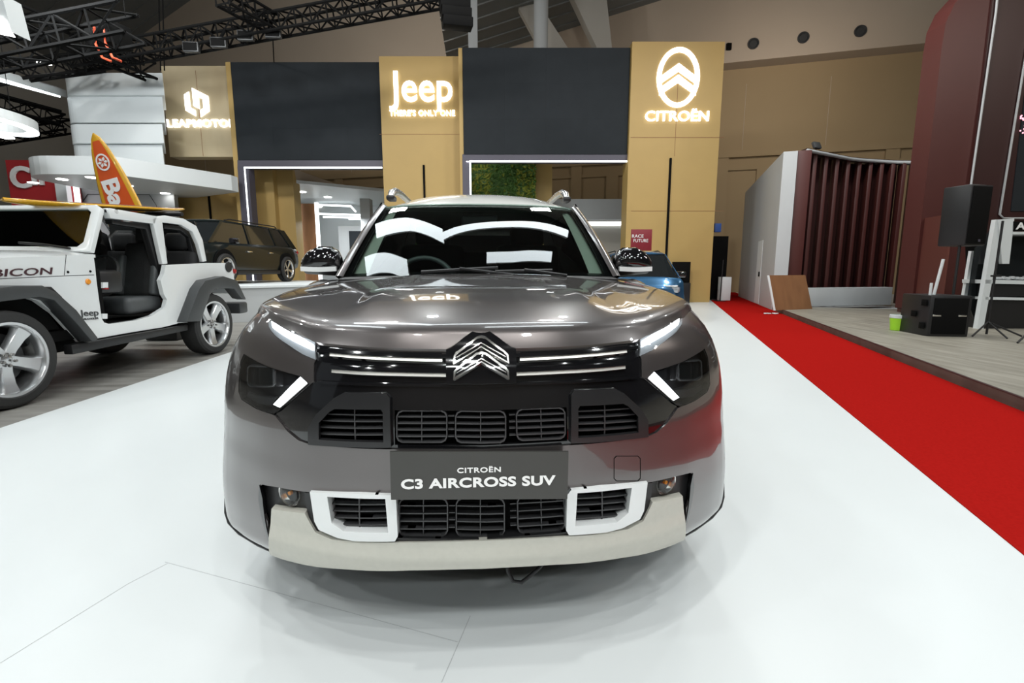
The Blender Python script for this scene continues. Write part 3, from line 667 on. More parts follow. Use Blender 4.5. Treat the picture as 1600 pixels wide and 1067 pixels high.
fascia_outline = low[:-1] + [(-u, v) for u, v in reversed(low[:-1])] + [(-u, v) for u, v in upr[1:-1]] + [(-u, v) for u, v in reversed([(-u, v) for u, v in upr[1:-1]])]
patch('bumper_skin', sk, fascia_outline, 'paint', CAR, (), .022, .012)
# --- bonnet
ZT = pchip([0,.244,.40,.51,.573,.66,.82,.86], [.944,.946,.949,.953,.964,.976,1.0,1.004])
RISE = pchip([0,.012,.03,.06,.1,.25,.44,.73,1], [0,.13,.25,.335,.40,.55,.70,.865,1])
def Sb(u, s):
    z0 = ZT(abs(u)); x0, y0, _ = Sf(u, z0); xc = u * .865; yc = 2.28 + .20 * (xc / .72)**2; zc = 1.128 - .035 * (xc / .74)**2
    dome = .012 * (1 - sstep(.36, .46, abs(u))) * sstep(.05, .25, s) * (1 - .7 * sstep(.45, .55, s))
    return (x0 + (xc - x0) * s, y0 + (yc - y0) * s, z0 + (zc - z0) * RISE(s) + dome)
patch('bonnet', Sb, [(-.86, .0), (.86, .0), (.86, 1), (-.86, 1)], 'paint', CAR, (), .02, .012, (0, 0, -1))
# --- body sides: from the seam behind the lamps to the tail, wheel arches left open
def Ss(sg):
    def f(u, z):
        xi = PI_(u) if u < .66 else .9
        k = sstep(.75, 1.4, u); w = WW(z) * (1 - k) + WD(z) * k; r = sstep(3.6, 4.25, u)
        return (sg * xi * w * (1 - .12 * r * r), Y0(z) * (1 - k) + 1.2 * k + (KK(z) * (1 - k) + k) * u, z)
    return f
def arch(cx, r): return [(cx + r * math.cos(a), .33 + r * math.sin(a)) for a in [math.pi * i / 14 for i in range(15)]]
sidel = [(PP(.85), .30)] + [(.42 + .01, .28)] + [(.44, .3)] + arch(.83, .375)[::-1][0:15] + [(1.22, .28), (3.08, .28)] + arch(3.47, .375)[::-1] + [(4.0, .3), (4.25, .36), (4.25, 1.02), (3.0, 1.10), (1.45, 1.085), (1.1, 1.07), (.8, 1.045), (.6, 1.025), (PP(.85), 1.003)]
for sg in (-1, 1): patch('body_side', Ss(sg), sidel, 'paint', CAR, (), .05, .01, (-sg, 0, 0))
for sg in (-1, 1):     # fender tops close the gap between bonnet edge and body side
    rows = []
    for i in range(25):
        s = i / 24; b = np.array(Sb(.86 * sg, s)); u = max(b[1] - 1.31, PP(.85)); u = PP(.85) + (1.25 - PP(.85)) * s
        zt = float(np.interp(u, [PP(.85), .6, .8, 1.1, 1.45], [1.003, 1.025, 1.045, 1.07, 1.085])); c = np.array(Ss(sg)(u, zt)); c2 = np.array(Ss(sg)(u, zt - .03))
        g_ = min(1., float(np.linalg.norm(b - c)) / .08); mid = (b + c) / 2 + np.array([sg * .008, 0, .012]) * g_; rows.append([b, (b + mid) / 2 + np.array([0, 0, .003]) * g_, mid, (mid + c) / 2 + np.array([sg * .003, 0, .002]) * g_, c, c2])
    loft('fender_top', rows, 'paint', CAR)
# lower cladding, sills and floor pan
for sg in (-1, 1):
    box('sill', (sg * .85, 3.35, .26), (.10, 2.0, .12), 'black_plastic', CAR, .02)
    for cy in (2.03, 4.67):
        pr = [(sg * .80, cy + .39 * math.cos(a), .33 + .39 * math.sin(a)) for a in [math.pi * i / 16 for i in range(17)]] + [(sg * .80, cy + .34 * math.cos(a), .33 + .34 * math.sin(a)) for a in [math.pi * i / 16 for i in range(16, -1, -1)]]
        prism('arch_trim', pr, (sg * .082, 0, 0), 'black_plastic', CAR)
box('floor_pan', (0, 3.4, .27), (1.5, 3.7, .06), 'void', CAR, .01)
box('engine_bay_liner', (0, 1.85, .62), (1.1, .75, .60), 'void', CAR, .02)
rows = [[(x * 1.0, 1.30 + .26 * (abs(x) / .75)**2 + .02 * j, .285 - .0 * j + .015 * (j == 0)) for x in np.linspace(-.78, .78, 25)] for j in range(3)]
for sg in (-1, 1): tube('lip_edge', [np.array(Sf(sg * u, z)) for u, z in ((.885, .36), (.87, .325), (.85, .303), (.80, .285), (.72, .27), (.66, .262), (.60, .262))], .006, 'black_plastic', CAR, 6)
loft('lower_lip', rows, 'black_plastic', CAR, thick=(0, .02, -.02))
# --- tail
rows = []
for z, y, w in ((.30, 5.42, .74), (.45, 5.47, .80), (.7, 5.50, .80), (1.02, 5.46, .79), (1.12, 5.42, .74), (1.52, 5.25, .58), (1.58, 5.2, .55)):
    rows.append([(w * a, y - .12 * abs(a)**3, z) for a in np.linspace(-1, 1, 13)])
loft('tailgate', rows, 'paint', CAR)
# --- windscreen, pillars, roof
WB = lambda a: np.array((.690 * a, 2.29 + .17 * a * a, 1.122 - .012 * a * a))
WT = lambda a: np.array((.568 * a, 2.93 + .075 * a * a, 1.532 - .012 * a**4))
def Swin(a, s): p = WB(a) * (1 - s) + WT(a) * s; b = s * (1 - s); return tuple(p + np.array((0, -.05, .075)) * b * (1 - .3 * a * a))
wins = patch('windscreen', Swin, [(-.985, 0), (.985, 0), (.985, 1), (-.985, 1)], 'windscreen', CAR, (), .06, 0, (0, 1, -.5))
patch('windscreen_band', lambda a, s: tuple(np.array(Swin(a, s)) + np.array((0, .004, -.006))), [(-.985, 0), (.985, 0), (.985, 1), (-.985, 1)], 'black_gloss', CAR, [[(-.93, .05), (.93, .05), (.945, .95), (-.945, .95)]], .06, .002, (0, 1, -.5))
for sg in (-1, 1):
    rows = []
    for i in range(13):
        s = i / 12; a = np.array(Swin(sg * .985, s)); rows.append([a + np.array((-sg * .004, -.004, .004)), a + np.array((sg * .018, -.002, .010)), a + np.array((sg * .045, .035, .006)), a + np.array((sg * (.065 + .04 * (1 - s)), .11 + .26 * (1 - s), -.015 - .015 * (1 - s)))])
    loft('pillar', rows, 'paint', CAR)
    rows = []
    for i in range(9):
        s = .06 + .9 * i / 8; a = np.array(Swin(sg * .93, s)); rows.append([a + np.array((-sg * (.035 + .035 * (1 - s)), .03, -.02)), a + np.array((-sg * .01, .03, -.012)), a + np.array((sg * .02, .06, -.02))])
    loft('pillar_trim', rows, 'beige_trim', CAR)
def Sroof(a, t):
    y0 = WT(a)[1]; y = y0 + (5.22 - y0) * t; e = abs(a)
    hz = 1.527 + .135 * (1 - (1 - min(t / .28, 1))**2) - .05 * max(0, (t - .4) / .6)**2
    w = .575 + .035 * sstep(0, .3, t) - .02 * t
    return (a * w, y, hz - (.040 * e**2 + .05 * e**6) * sstep(0, .12, t) - .012 * e**4)
patch('roof', Sroof, [(-1.06, 0), (1.06, 0), (1.06, 1), (-1.06, 1)], 'roof_white', CAR, (), .05, .02, (0, 0, -1))
for sg in (-1, 1):
    pts = [(sg * .545, y, z) for y, z in ((3.10, 1.585), (3.16, 1.622), (3.28, 1.650), (3.5, 1.665), (4.2, 1.668), (4.7, 1.650), (4.9, 1.60))]
    bm = bmesh.new(); bm_tube(bm, pts, [.018, .024, .024, .022, .02, .02, .012], 10); from_bm('roof_rail', bm, 'alloy', CAR, 60)
    box('rail_foot', (sg * .545, 3.13, 1.585), (.05, .10, .03), 'black_plastic', CAR, .01)
    # side glass and door frames
    b0 = lambda y: np.array((sg * .80, y, 1.09)); t0 = lambda y: np.array((sg * .60, y, 1.555))
    ws = [(2.60, 3.02, 3.45, 3.07), (3.53, 3.15, 4.32, 4.26), (4.40, 4.34, 5.12, 4.98)]
    for k, (ya, yta, yb, ytb) in enumerate(ws):
        if k == 0: q = [b0(2.90), b0(3.45), t0(3.45), t0(3.16)]
        else: q = [b0(ya), b0(yb), t0(ytb), t0(yta if k == 2 else ya)]
        prism('side_window', q, np.array((-sg * .012, 0, -.006)), 'dark_glass', CAR)
    prism('window_frame', [b0(2.80), b0(5.2), t0(5.05), t0(3.08)], np.array((-sg * .012, 0, -.006)) * .8, 'black_gloss', CAR, holes=[[b0(2.95) + np.array((-sg*.02, 0, .03)), b0(3.42) + np.array((-sg*.02, 0, .03)), t0(3.42) - np.array((-sg*.02, 0, .03)), t0(3.2) - np.array((-sg*.02, 0, .03))]])
    loft('belt_cap', [[(sg * .79, y, 1.095), (sg * .83, y, 1.10), np.array(Ss(sg)(y - 1.2, 1.08)) + np.array((sg * .002, 0, .006)), np.array(Ss(sg)(y - 1.2, 1.05)) + np.array((sg * .002, 0, 0))] for y in np.linspace(2.6, 5.2, 14)], 'paint', CAR)
    for yy in (3.5, 4.36): tube('door_gap', [Ss(sg)(yy - 1.2, z) for z in (.33, .6, .9, 1.08)], .004, 'void', CAR, 5)
    for yy in (3.3, 4.15): box('door_handle', (sg * .905, yy, .93), (.03, .2, .03), 'paint', CAR, .012)
# --- mirrors
for sg in (-1, 1):
    rows = []
    c = np.array((sg * .838, 2.68, 1.187))
    for j, (dx, k, dz) in enumerate(((-.098, .52, -.012), (-.085, .80, -.004), (-.05, 1.0, .002), (.02, 1.0, .004), (.075, .80, -.006), (.105, .5, -.018), (.112, .12, -.022))):
        rows.append([c + np.array((sg * dx, -.075 * k * math.cos(a) * (1.0 if math.cos(a) > 0 else .55), dz + (.082 if math.sin(a) > 0 else .058) * k * math.sin(a))) for a in [2 * math.pi * i / 20 for i in range(20)]])
    mo = loft('door_mirror', rows, 'black_gloss', CAR, closed=True)
    rows = []
    for j in range(9):
        dx = -.085 + .185 * j / 8; k = .5 + .5 * math.sin(math.pi * min(1, (j + 1) / 7)); kk = 1.0 if j < 7 else .8
        rows.append([c + np.array((sg * dx, -.070 * kk * math.cos(a) , -.028 - .030 * kk * abs(math.sin(a)) - .0)) for a in [-.95 + 1.9 * i / 8 for i in range(9)]])
    rows2 = [[c + np.array((sg * (-.085 + .185 * j / 8), -(.074 - .012 * (j / 8)**2), -.045 + .024 * i / 3 - .004 * math.sin(math.pi * j / 8))) for i in range(4)] for j in range(9)]
    loft('indicator_strip', rows2, 'white_gloss', mo, thick=(0, .02, 0))
    loft('mirror_base', [[c + np.array((sg * (-.085 + .17 * j / 6), -.055 + .11 * i / 4, -.05 - .022 * math.sin(math.pi * i / 4) * (1 - .5 * j / 6))) for i in range(5)] for j in range(7)], 'dark_plastic', mo, thick=(0, 0, .02))
    tube('mirror_arm', [c + np.array((-sg * .08, .0, -.03)), c + np.array((-sg * .12, .02, -.07)), (sg * .72, 2.66, 1.085)], .024, 'black_gloss', mo, 8)
# --- black upper zone with openings
NOTCH = [(704,543.5),(713,537),(725,527),(736,519),(743,515),(750,513)]
blk_l = BLK + [(750, 703.5)]
blk_top = [(493,562),(493,535)] + EDGE + NOTCH
IN_L = [(498,687),(498,661),(514,644),(523,639),(595,640),(598,645),(599,691)]
MID = [(617,641),(884,641),(884,695),(617,695)]
off = -.006
half_o = UV([(493,535)] + [(493,562)] + BLK, off) + [(0., uv(750, 704, off)[1])]
top_o = UV(EDGE[1:], off)
zone = half_o[:-1] + mir(half_o[:-1]) + [(-u, v) for u, v in top_o] + list(reversed(top_o))
Sz = lambda u, v: Sf(u, v, off)
inl = UV(IN_L, off); midz = [uv(617, 641, off), uv(617, 695, off)]
midu = [midz[0], (-midz[0][0], midz[0][1]), (-midz[1][0], midz[1][1]), midz[1]]
GR = patch('upper_grille_panel', Sz, zone, 'black_gloss', CAR, [inl, mir(inl), midu], .02, .012)
patch('grille_backing', lambda u, v: Sf(u, v, -.06), [(-.52, .70), (.52, .70), (.52, .83), (-.52, .83)], 'void', GR, (), .04, .005)
# badge shield that rises into the bonnet edge
sh = [(697,546),(704,543.5),(713,537),(725,527),(736,519),(743,515),(750,513)]
a = UV(sh, .016); shield = a[:-1] + [(0., a[-1][1])] + mir(a[:-1]) + [(-uv(697, 600, .016)[0], uv(697, 600, .016)[1]), uv(697, 600, .016)]
patch('badge_shield', lambda u, v: Sf(u, v, .016), shield, 'black_gloss', CAR, (), .015, .03)
def chev(up_, dn, off, thick, m, parent, name):
    a = UV(up_, off); b = UV(dn, off)
    o = a[:-1] + [(0., a[-1][1])] + mir(a[:-1]) + [(-u, v) for u, v in b[:-1]] + [(0., b[-1][1])] + list(reversed(b[:-1]))
    return patch(name, lambda u, v: Sf(u, v, off), o, m, parent, (), .012, thick)
BADGE = chev([(708,569),(709,555),(713,550),(744,526.5),(750,524)], [(709,569),(750,542.5)][0:2], .026, .012, 'chrome', CAR, 'badge_chevron')
chev([(711,565),(712,556),(716,552),(745,529.5),(750,528)], [(712,564),(750,539.5)], .028, .004, 'black_gloss', BADGE, 'chevron_inlay')
B2 = chev([(708,594),(709,580),(713,575),(744,551),(750,549)], [(709,594),(750,566)], .028, .012, 'chrome', CAR, 'badge_chevron')
chev([(711,589),(712,581),(716,577),(745,554.5),(750,553)], [(712,588),(750,563)], .030, .004, 'black_gloss', B2, 'chevron_inlay')
for (dn1, dn2) in (((713,557.5),(750,534.5)), ((713,582),(750,559))):
    o = UV([dn1, dn2, (dn2[0], dn2[1] + 1.6), (dn1[0], dn1[1] + 1.6)], .033); o = [o[0], (0., o[1][1]), (0., o[2][1]), o[3]]
    for q in (o, mir(o)): patch('chevron_edge', lambda u, v: Sf(u, v, .033), q, 'chrome', BADGE if dn1[1] < 570 else B2, (), .02, .004)
# chrome bars left and right of the badge
for pl, w in (([(515,553),(560,557),(620,560),(691,562)], 6.2), ([(518,579),(560,582),(620,584),(697,585.5)], 6.2)):
    bar('chrome_bar', pl, w, 'satin_chrome', GR, .006, .014)
    bar('bar_carrier', [(p[0] + (-3 if i == 0 else (8 if i == 3 else 0)), p[1] - 5.5) for i, p in enumerate(pl)], 6.5, 'black_gloss', GR, .012, .02)
bar('grille_ledge', [(494,548),(540,549),(620,552),(690,553)], 5, 'black_gloss', GR, .004, .012)
bar('grille_ledge', [(497,597),(560,600),(640,601),(748,602)], 4, 'black_gloss', GR, .004, .012)
# upper corner intakes
M['frame_black'] = mat('satin_black_plastic', (.016, .016, .017), .3, noise=.05)
FR_O = [(481,695),(481,668),(493,648),(519,624),(537,614),(603,614),(609,622),(611,699.5)]
for o in fp('intake_frame', FR_O, 'frame_black', CAR, .006, .016, [IN_L], .02): pass
def slats(parent, x0, x1, ys, vx, m='dark_chrome', off=-.012, tilt=0., wd=1.7, left=None):
    for y in ys:
        xa = left(y) if left else x0
        bar('slat', [(xa, y), (x1, y + tilt)], wd, m, parent, off, .02, True, .05)
    bar('slat', [(vx, ys[0] - 9), (vx + 1, ys[-1] + 9)], wd, m, parent, off, .014, True, .05)
M['slat'] = mat('grey_slat_plastic', (.045, .045, .047), .35, noise=.05)
slats(GR, 500, 598, (647, 657, 667.5, 678), 554, 'slat', -.012, 1.5, 1.8, lambda y: 500 + max(0, (661 - y)) * .9)
def gridcell(x0, x1, y0, y1, parent, off, sides):
    r = 9; o = [(x0, y0+r), (x0+3, y0+3), (x0+r, y0), (x1-r, y0), (x1-3, y0+3), (x1, y0+r), (x1, y1-r), (x1-3, y1-3), (x1-r, y1), (x0+r, y1), (x0+3, y1-3), (x0, y1-r)]
    t = 1.8; cx, cy = (x0+x1)/2, (y0+y1)/2
    h = [(cx + (x-cx) * (1 - 2*t/(x1-x0)), cy + (y-cy) * (1 - 2*t/(y1-y0))) for x, y in o]
    c = fp('grid_frame', o, 'slat', parent, off, .02, [h], .03, sides)
    n = 4
    for k in range(1, n + 1):
        y = y0 + (y1 - y0) * k / (n + 1); bar('slat', [(x0+1.5, y), (x1-1.5, y)], 1.8, 'slat', parent, off - .002, .018, sides, .05)
    bar('slat', [(cx, y0+1), (cx, y1-1)], 1.4, 'slat', parent, off - .004, .014, sides, .05)
gridcell(619, 699, 641, 692, GR, -.006, True); gridcell(711, 791, 641.5, 692.5, GR, -.006, False)
for y in (650, 661, 671, 682): bar('grid_link', [(700, y), (710, y)], 1.6, 'slat', GR, -.014, .014, True, .05)
# --- headlamps and light signature
for sg, mirr in ((-1, False), (1, True)):
    def one(name, pxs, m, parent, off, thick, holes=(), step=.02):
        o = UV(pxs, off); hs = [UV(h, off) for h in holes]
        if mirr: o = mir(o); hs = [mir(h) for h in hs]
        return patch(name, lambda u, v: Sf(u, v, off), o, m, parent, hs, step, thick)
    HL = one('headlamp', HEAD, 'black_plastic', CAR, -.045, .02)
    one('lamp_lens', HEAD, 'lens', HL, .001, 0)
    one('lamp_rim', [(x + (x-425)*.012, y + (y-600)*.02) for x, y in HEAD], 'void', HL, -.004, .035, [[(425 + (x-425)*.965, 600 + (y-600)*.955) for x, y in HEAD]])
    one('light_bar', [(470,588),(479.5,597),(437,636.5),(427,632)], 'led', HL, -.012, .02)
    one('bar_bezel', [(482,600),(434,642),(431,640),(479,598)], 'dark_chrome', HL, -.014, .02)
    PJ = [(386,574),(389,571),(424,572),(428,577),(428,602),(426,605),(391,605),(386,600)]
    one('projector_frame', PJ, 'alloy', HL, -.012, .02, [[(407 + (x-407)*.91, 588.5 + (y-588.5)*.89) for x, y in PJ]])
    one('projector_glass', [(407 + (x-407)*.9, 588.5 + (y-588.5)*.88) for x, y in PJ], 'dark_glass', HL, -.026, .01)
    one('lamp_step', [(388,613),(400,618),(432,621),(424,633),(400,631),(384,622)], 'dark_plastic', HL, -.028, .012)
    one('lamp_step', [(432,578),(468,589),(452,602),(432,604)], 'black_gloss', HL, -.03, .012)
    DR = one('light_strip', DRLH, 'led_soft', CAR, .002, .03)
    one('light_tube', [(423.5,500),(448,516.5),(472,528),(489,538.5),(489,547),(470,538.5),(447,526),(426,511.5)], 'led', DR, .006, .012)
    one('strip_lens', DRLH, 'lens', DR, .010, 0)
# --- number plate, tow cover
NP = prism('show_plate', [ony(609, 706, 1.172), ony(888.5, 706, 1.172), ony(886.5, 779.5, 1.166), ony(611, 781, 1.166)], (0, .008, 0), 'plate', CAR)
c1 = ony(748.5, 733, 1.1695); c2 = ony(748.5, 753, 1.1675)
wpx = (ony(869, 752, 1.168) - ony(628, 752, 1.168))[0]
text('plate_title', 'CITROËN', 'letter_white', NP, .0185, face_mat(c1 + np.array((0, -.0015, 0)), (1, 0, 0)), .0008, .0004, width=wpx * 68 / 241, sp=1.1)
text('plate_model', 'C3 AIRCROSS SUV', 'letter_white', NP, .0345, face_mat(c2 + np.array((0, -.0015, 0)), (1, 0, 0)), .0008, .0012, width=wpx, sp=1.05)
tw = [(959,716),(963,712),(997,712),(1001,716),(1001,748),(997,752),(963,752),(959,748)]
fp('tow_eye_cover', tw, 'void', CAR, .0005, .004, [[(980 + (x-980)*.95, 732 + (y-732)*.95) for x, y in tw]], .02, False)
for x in (): fp('sensor', [(x-4, 745), (x+4, 745), (x+4, 765), (x-4, 765)], 'paint', CAR, .004, .008, (), .02, False)
# --- lower intake, fog lamps, skid plate
LB = patch('lower_grille', lambda u, v: Sf(u, v, -.05), [(-.62, .36), (.62, .36), (.64, .56), (-.64, .56)], 'void', CAR, (), .04, .005)
W_O = [(484,769),(560,771.5),(612,773.5),(619,782),(621.5,838),(617,846),(553,845.5),(527,840.5),(498,828),(491,815)]
W_I = [(511,776),(602,779.5),(606.5,832.5),(537,830.5),(518,817)]
fp('intake_surround', W_O, 'white_gloss', CAR, .012, .05, [W_I], .02)
slats(LB, 512, 606, (787, 797.5, 808, 819), 561, 'slat', -.014, 1, 1.8, lambda y: 512 + max(0, y - 812) * .7)
gridcell(623, 700, 778, 838.5, LB, -.012, True); gridcell(712, 789, 778, 839, LB, -.012, False)
for y in (790, 801, 812, 824): bar('grid_link', [(701, y), (711, y)], 1.6, 'slat', LB, -.018, .014, True, .05)
fp('lower_grille_sill', [(612,840),(748,842),(748,848),(612,847)], 'black_plastic', LB, .0, .04)
for sg, mirr in ((-1, False), (1, True)):
    def one(name, pxs, m, parent, off, thick, holes=(), step=.02):
        o = UV(pxs, off); hs = [UV(h, off) for h in holes]
        if mirr: o = mir(o); hs = [mir(h) for h in hs]
        return patch(name, lambda u, v: Sf(u, v, off), o, m, parent, hs, step, thick)
    one('fog_recess', [(406,758),(410,757),(432,761),(484,769),(491,815),(500,834),(476,806),(424,797),(428,861),(424,852),(405,781)], 'black_plastic', CAR, -.022, .03)
    one('recess_edge', [(405,758),(410,779),(428,862),(423,856),(403.5,781)], 'black_gloss', CAR, .003, .03)
    one('recess_edge', [(484,770),(491,816),(499,830),(494,831),(484,812),(478,790),(476,770)], 'black_plastic', CAR, -.004, .03)
    fc = np.array(Sf(*uv(452, 771, -.012), -.012)); fc[0] = sg * abs(fc[0])
    R = Matrix.Translation(Vector(fc)) @ Matrix.Rotation(sg * .42, 4, 'Z')
    FL = lathe('fog_lamp', [(.0, -.012), (.020, -.010), (.032, -.004), (.036, .004), (.036, .03)], 'lens', CAR, 28, 'Y', M4=R)
    lathe('fog_reflector', [(.0, .022), (.012, .020), (.026, .012), (.034, .002), (.0385, .0), (.0385, .03)], 'chrome', FL, 28, 'Y', M4=R)
    lathe('fog_bulb', [(.0, -.002), (.006, 0), (.006, .02)], 'amber', FL, 12, 'Y', M4=R)
SKL = [(424,795),(476,802),(493,832),(519,843),(621,847.5),(750,846.5)]
a = UV(SKL[:-1], .006); c = (0., uv(750, 845, .006)[1])
bt = UV([(426,862),(461,878),(560,883),(650,884)], .006)
bt = [(bt[0][0], bt[0][1]), (-.60, .290), (-.40, .315), (-.20, .333)]
SKO = [bt[0]] + a + [c] + [(-u, v) for u, v in reversed(a)] + [(-u, v) for u, v in [bt[0]]] + [(-u, v) for u, v in bt[1:]] + [(0., .339)] + list(reversed(bt[1:]))
SKP = patch('skid_plate', lambda u, v: Sf(u, v, .006 + .016 * sstep(.42, .36, v)), SKO, 'skid', CAR, (), .02, .03)
fp('skid_recess', [(499,843),(522,846),(621,847.5),(612,861),(512,859)], 'skid', SKP, .008, .004)
# hose hanging under the nose
tube('hose', [(.07, 1.36, .30), (.075, 1.35, .24), (.09, 1.34, .215), (.115, 1.34, .21), (.145, 1.35, .225), (.175, 1.36, .245), (.20, 1.37, .28)], .006, 'black_plastic', CAR, 8)
# --- wipers
for a0, a1, k in (((-.40, .012), (.12, .05), 0), ((.10, .012), (.50, .03), 1)):
    pts = [np.array(Swin(a0[0] + (a1[0] - a0[0]) * t, max(.004, a0[1] + (a1[1] - a0[1]) * t))) + np.array((0, -.02, .012)) for t in np.linspace(0, 1, 7)]
    wp = tube('wiper', pts, .008, 'black_plastic', CAR, 6)
    tube('wiper_arm', [pts[3] + np.array((0, -.006, .006)), np.array(Swin(a1[0] + .10, 0)) + np.array((0, -.03, .004))], .007, 'black_plastic', wp, 6)
rows = [[np.array(WB(a)) + np.array((0, -.035 + .045 * j, .004 - .012 * (j == 0))) for a in np.linspace(-1, 1, 25)] for j in range(2)]
loft('cowl', rows, 'black_plastic', CAR, thick=(0, 0, -.02))
# --- cabin
loft('dashboard', [[(x, 2.50 + .13 * (x / .7)**2 + dy, z - .03 * (x / .7)**2) for x in np.linspace(-.66, .66, 17)] for dy, z in ((-.10, 1.095), (.1, 1.105), (.28, 1.105), (.36, 1.06), (.40, .90), (.40, .6))], 'dark_plastic', CAR)
st = bmesh.new(); ang = [2 * math.pi * i / 28 for i in range(28)]
bm_tube(st, [(-.34 + .185 * math.cos(t), 2.95 - .07 * math.sin(t) * -1, 1.055 + .165 * math.sin(t)) for t in ang], .016, 8, closed=True)
bm_tube(st, [(-.52, 2.95, 1.05), (-.34, 2.93, 1.04), (-.16, 2.95, 1.05)], .02, 8)
from_bm('steering_wheel', st, 'seat_grey', CAR, 60)
for sx in (-.36, .36):
    se = box('seat', (sx, 3.42, .72), (.50, .52, .20), 'seat_dark', CAR, .06, 3)
    box('seat_back', (sx, 3.72, 1.03), (.48, .16, .62), 'seat_dark', se, .06, 3, rx(-12))
    box('headrest', (sx, 3.80, 1.40), (.26, .11, .17), 'seat_dark', se, .045, 3, rx(-10))
box('rear_bench', (0, 4.55, 1.0), (1.25, .2, .62), 'seat_dark', CAR, .06, 3, rx(-12))
box('interior_mirror', (0, 2.98, 1.44), (.22, .03, .065), 'black_plastic', CAR, .012, 3)
box('cabin_floor', (0, 3.7, .50), (1.4, 2.6, .05), 'void', CAR, .01)
box('headliner', (0, 4.05, 1.505), (1.08, 2.05, .02), 'beige_trim', CAR, .005)
tube('dash_screen', [(-.02, 2.86, 1.10), (.22, 2.86, 1.10)], .03, 'black_gloss', CAR, 8)
# --- wheels
def wheel(parent, c, r, w, sg, rim_m='alloy', n=5, rimr=.64, tyre_m='rubber', spoke_w=.085, axis_rot=None, dish=.25):
    """c = hub centre on the outer face side, axle along local x (sg = outward sign)"""
    R = Matrix.Translation(Vector(c)) @ (axis_rot or Matrix.Rotation(math.radians(90 if sg > 0 else -90), 4, 'Y'))
    h = w / 2; ri = r * rimr
    ty = lathe('tyre', [(ri, -h * .9), (ri + .02, -h), (r * .93, -h * .96), (r * .985, -h * .8), (r, -h * .5), (r, h * .5), (r * .985, h * .8), (r * .93, h * .96), (ri + .02, h), (ri, h * .9), (ri, -h * .9)], tyre_m, parent, 48, world=False, M4=R)
    rim = lathe('rim', [(ri * 1.02, -h * .9), (ri * .93, -h * .8), (ri * .9, h * .1), (ri * .93, h * .80), (ri * .96, h * .93), (ri * 1.03, h * .95), (ri * 1.05, h * .88), (ri * 1.0, h * .5), (ri * 1.0, -h * .8)], rim_m, parent, 48, world=False, M4=R)
    lathe('brake_disc', [(.0, -h * .2), (ri * .72, -h * .2), (ri * .72, -h * .1), (.0, -h * .1)], 'dark_plastic', rim, 24, world=False, M4=R)
    for k in range(n):
        a = 2 * math.pi * k / n + .3; rows = []
        for t, ww in ((.12, .9), (.35, .85), (.7, 1.0), (.95, 1.35)):
            d = ri * t; z = h * (.70 - dish * (1 - abs(t - .5)) + dish * .6 * t); hw = spoke_w * ww * ri / .26 / 2 * 1.
            rows.append([(d, -hw, z - .03), (d, -hw * .7, z), (d, hw * .7, z), (d, hw, z - .03)])
        loft('spoke', rows, rim_m, rim, 40, False, False, (0, 0, -.02), R @ Matrix.Rotation(a, 4, 'Z'))
    lathe('hub', [(.0, h * .62), (ri * .13, h * .60), (ri * .2, h * .5), (ri * .22, h * .2)], rim_m, rim, 20, world=False, M4=R)
    return ty, rim
for sg in (-1, 1):
    for cy in (2.03, 4.67):
        wheel(CAR, (sg * .775, cy - 3.35, .335), .335, .215, sg)
# ================================================================== white off-roader at left
M['jeep_white'] = mat('bright_white_paint', (.78, .80, .80), .2, 0, .8, noise=.01)
M['flare'] = mat('grey_black_flare_plastic', (.045, .048, .05), .45, noise=.08, nscale=50)
M['decal'] = mat('dark_red_decal', (.05, .012, .018), .5, noise=.05)
JR, JF = onz(342, 552, 0), onz(32, 637, 0)
jx = (JF - JR); WBJ = float(np.linalg.norm(jx)); jx /= WBJ; jn = np.array([-jx[1], jx[0], 0.])    # local y = left = towards the viewer
ja = math.degrees(math.atan2(jx[1], jx[0])); JO = JR - jn * .85
JP = thing('off_roader', 'white doorless off-roader with black flares and surfboard on the roof at left', 'car', tuple(JO), ja)
def JL(px, py, yo):            # pixel -> local point on the vertical plane y = yo of the off-roader
    p = onpl(px, py, JO + jn * yo, jn) - JO; return (float(p @ jx), yo, float(p[2]))
SY = .74                         # side panel plane (tyre faces stand at .85)
def jq(l, y=SY): return [JL(a, b, y) for a, b in l]
def jpr(name, l, ext, m, par=JP, holes=(), bev=0.): return prism(name, l, ext, m, par, holes, False, None, bev)
RW_ = .41
archf = [(WBJ + .64 * math.cos(t), SY, .42 + .56 * math.sin(t)) for t in [math.pi * i / 10 for i in range(1, 10)]]
side = jq([(259,414),(275,413),(320,411),(358,411),(363,418),(367,442),(357,440),(352,451),(326,451),(314,461),(300,503),(279,505),(256,511),(200,520),(134,532),(126,534)])
side = side + archf[::-1][1:] + [(WBJ + .55, SY, .62), (WBJ + .56, SY, 1.02), (WBJ + .2, SY, 1.10)] + jq([(0,403),(80,400),(146,397),(149,420),(151,440),(155,470),(159,498),(163,504),(170,506),(180,505),(214,500),(238,493),(258,480),(261,468),(256,460),(251,438),(256,428)])
jpr('tub_side', side, (0, -.05, 0), 'jeep_white')
jpr('tub_side', [(x, -SY, z) for x, y, z in side], (0, .05, 0), 'jeep_white')
zfl = JL(214, 500, SY)[2]; xc0 = JL(147, 400, SY)[0]; zh = JL(100, 400, SY)[2]; xr_ = JL(358, 411, SY)[0]; zt_ = JL(320, 411, SY)[2]
box('cabin_floor', ((xr_ + WBJ) / 2, 0, zfl - .06), (WBJ - xr_ - .3, 1.42, .1), 'void', JP, .01, world=False)
box('chassis', (WBJ / 2, 0, .40), (WBJ + .9, .9, .14), 'void', JP, .02, world=False)
box('rear_panel', (xr_ + .03, 0, (zt_ + .8) / 2), (.06, 1.44, zt_ - .8), 'jeep_white', JP, .02, world=False)
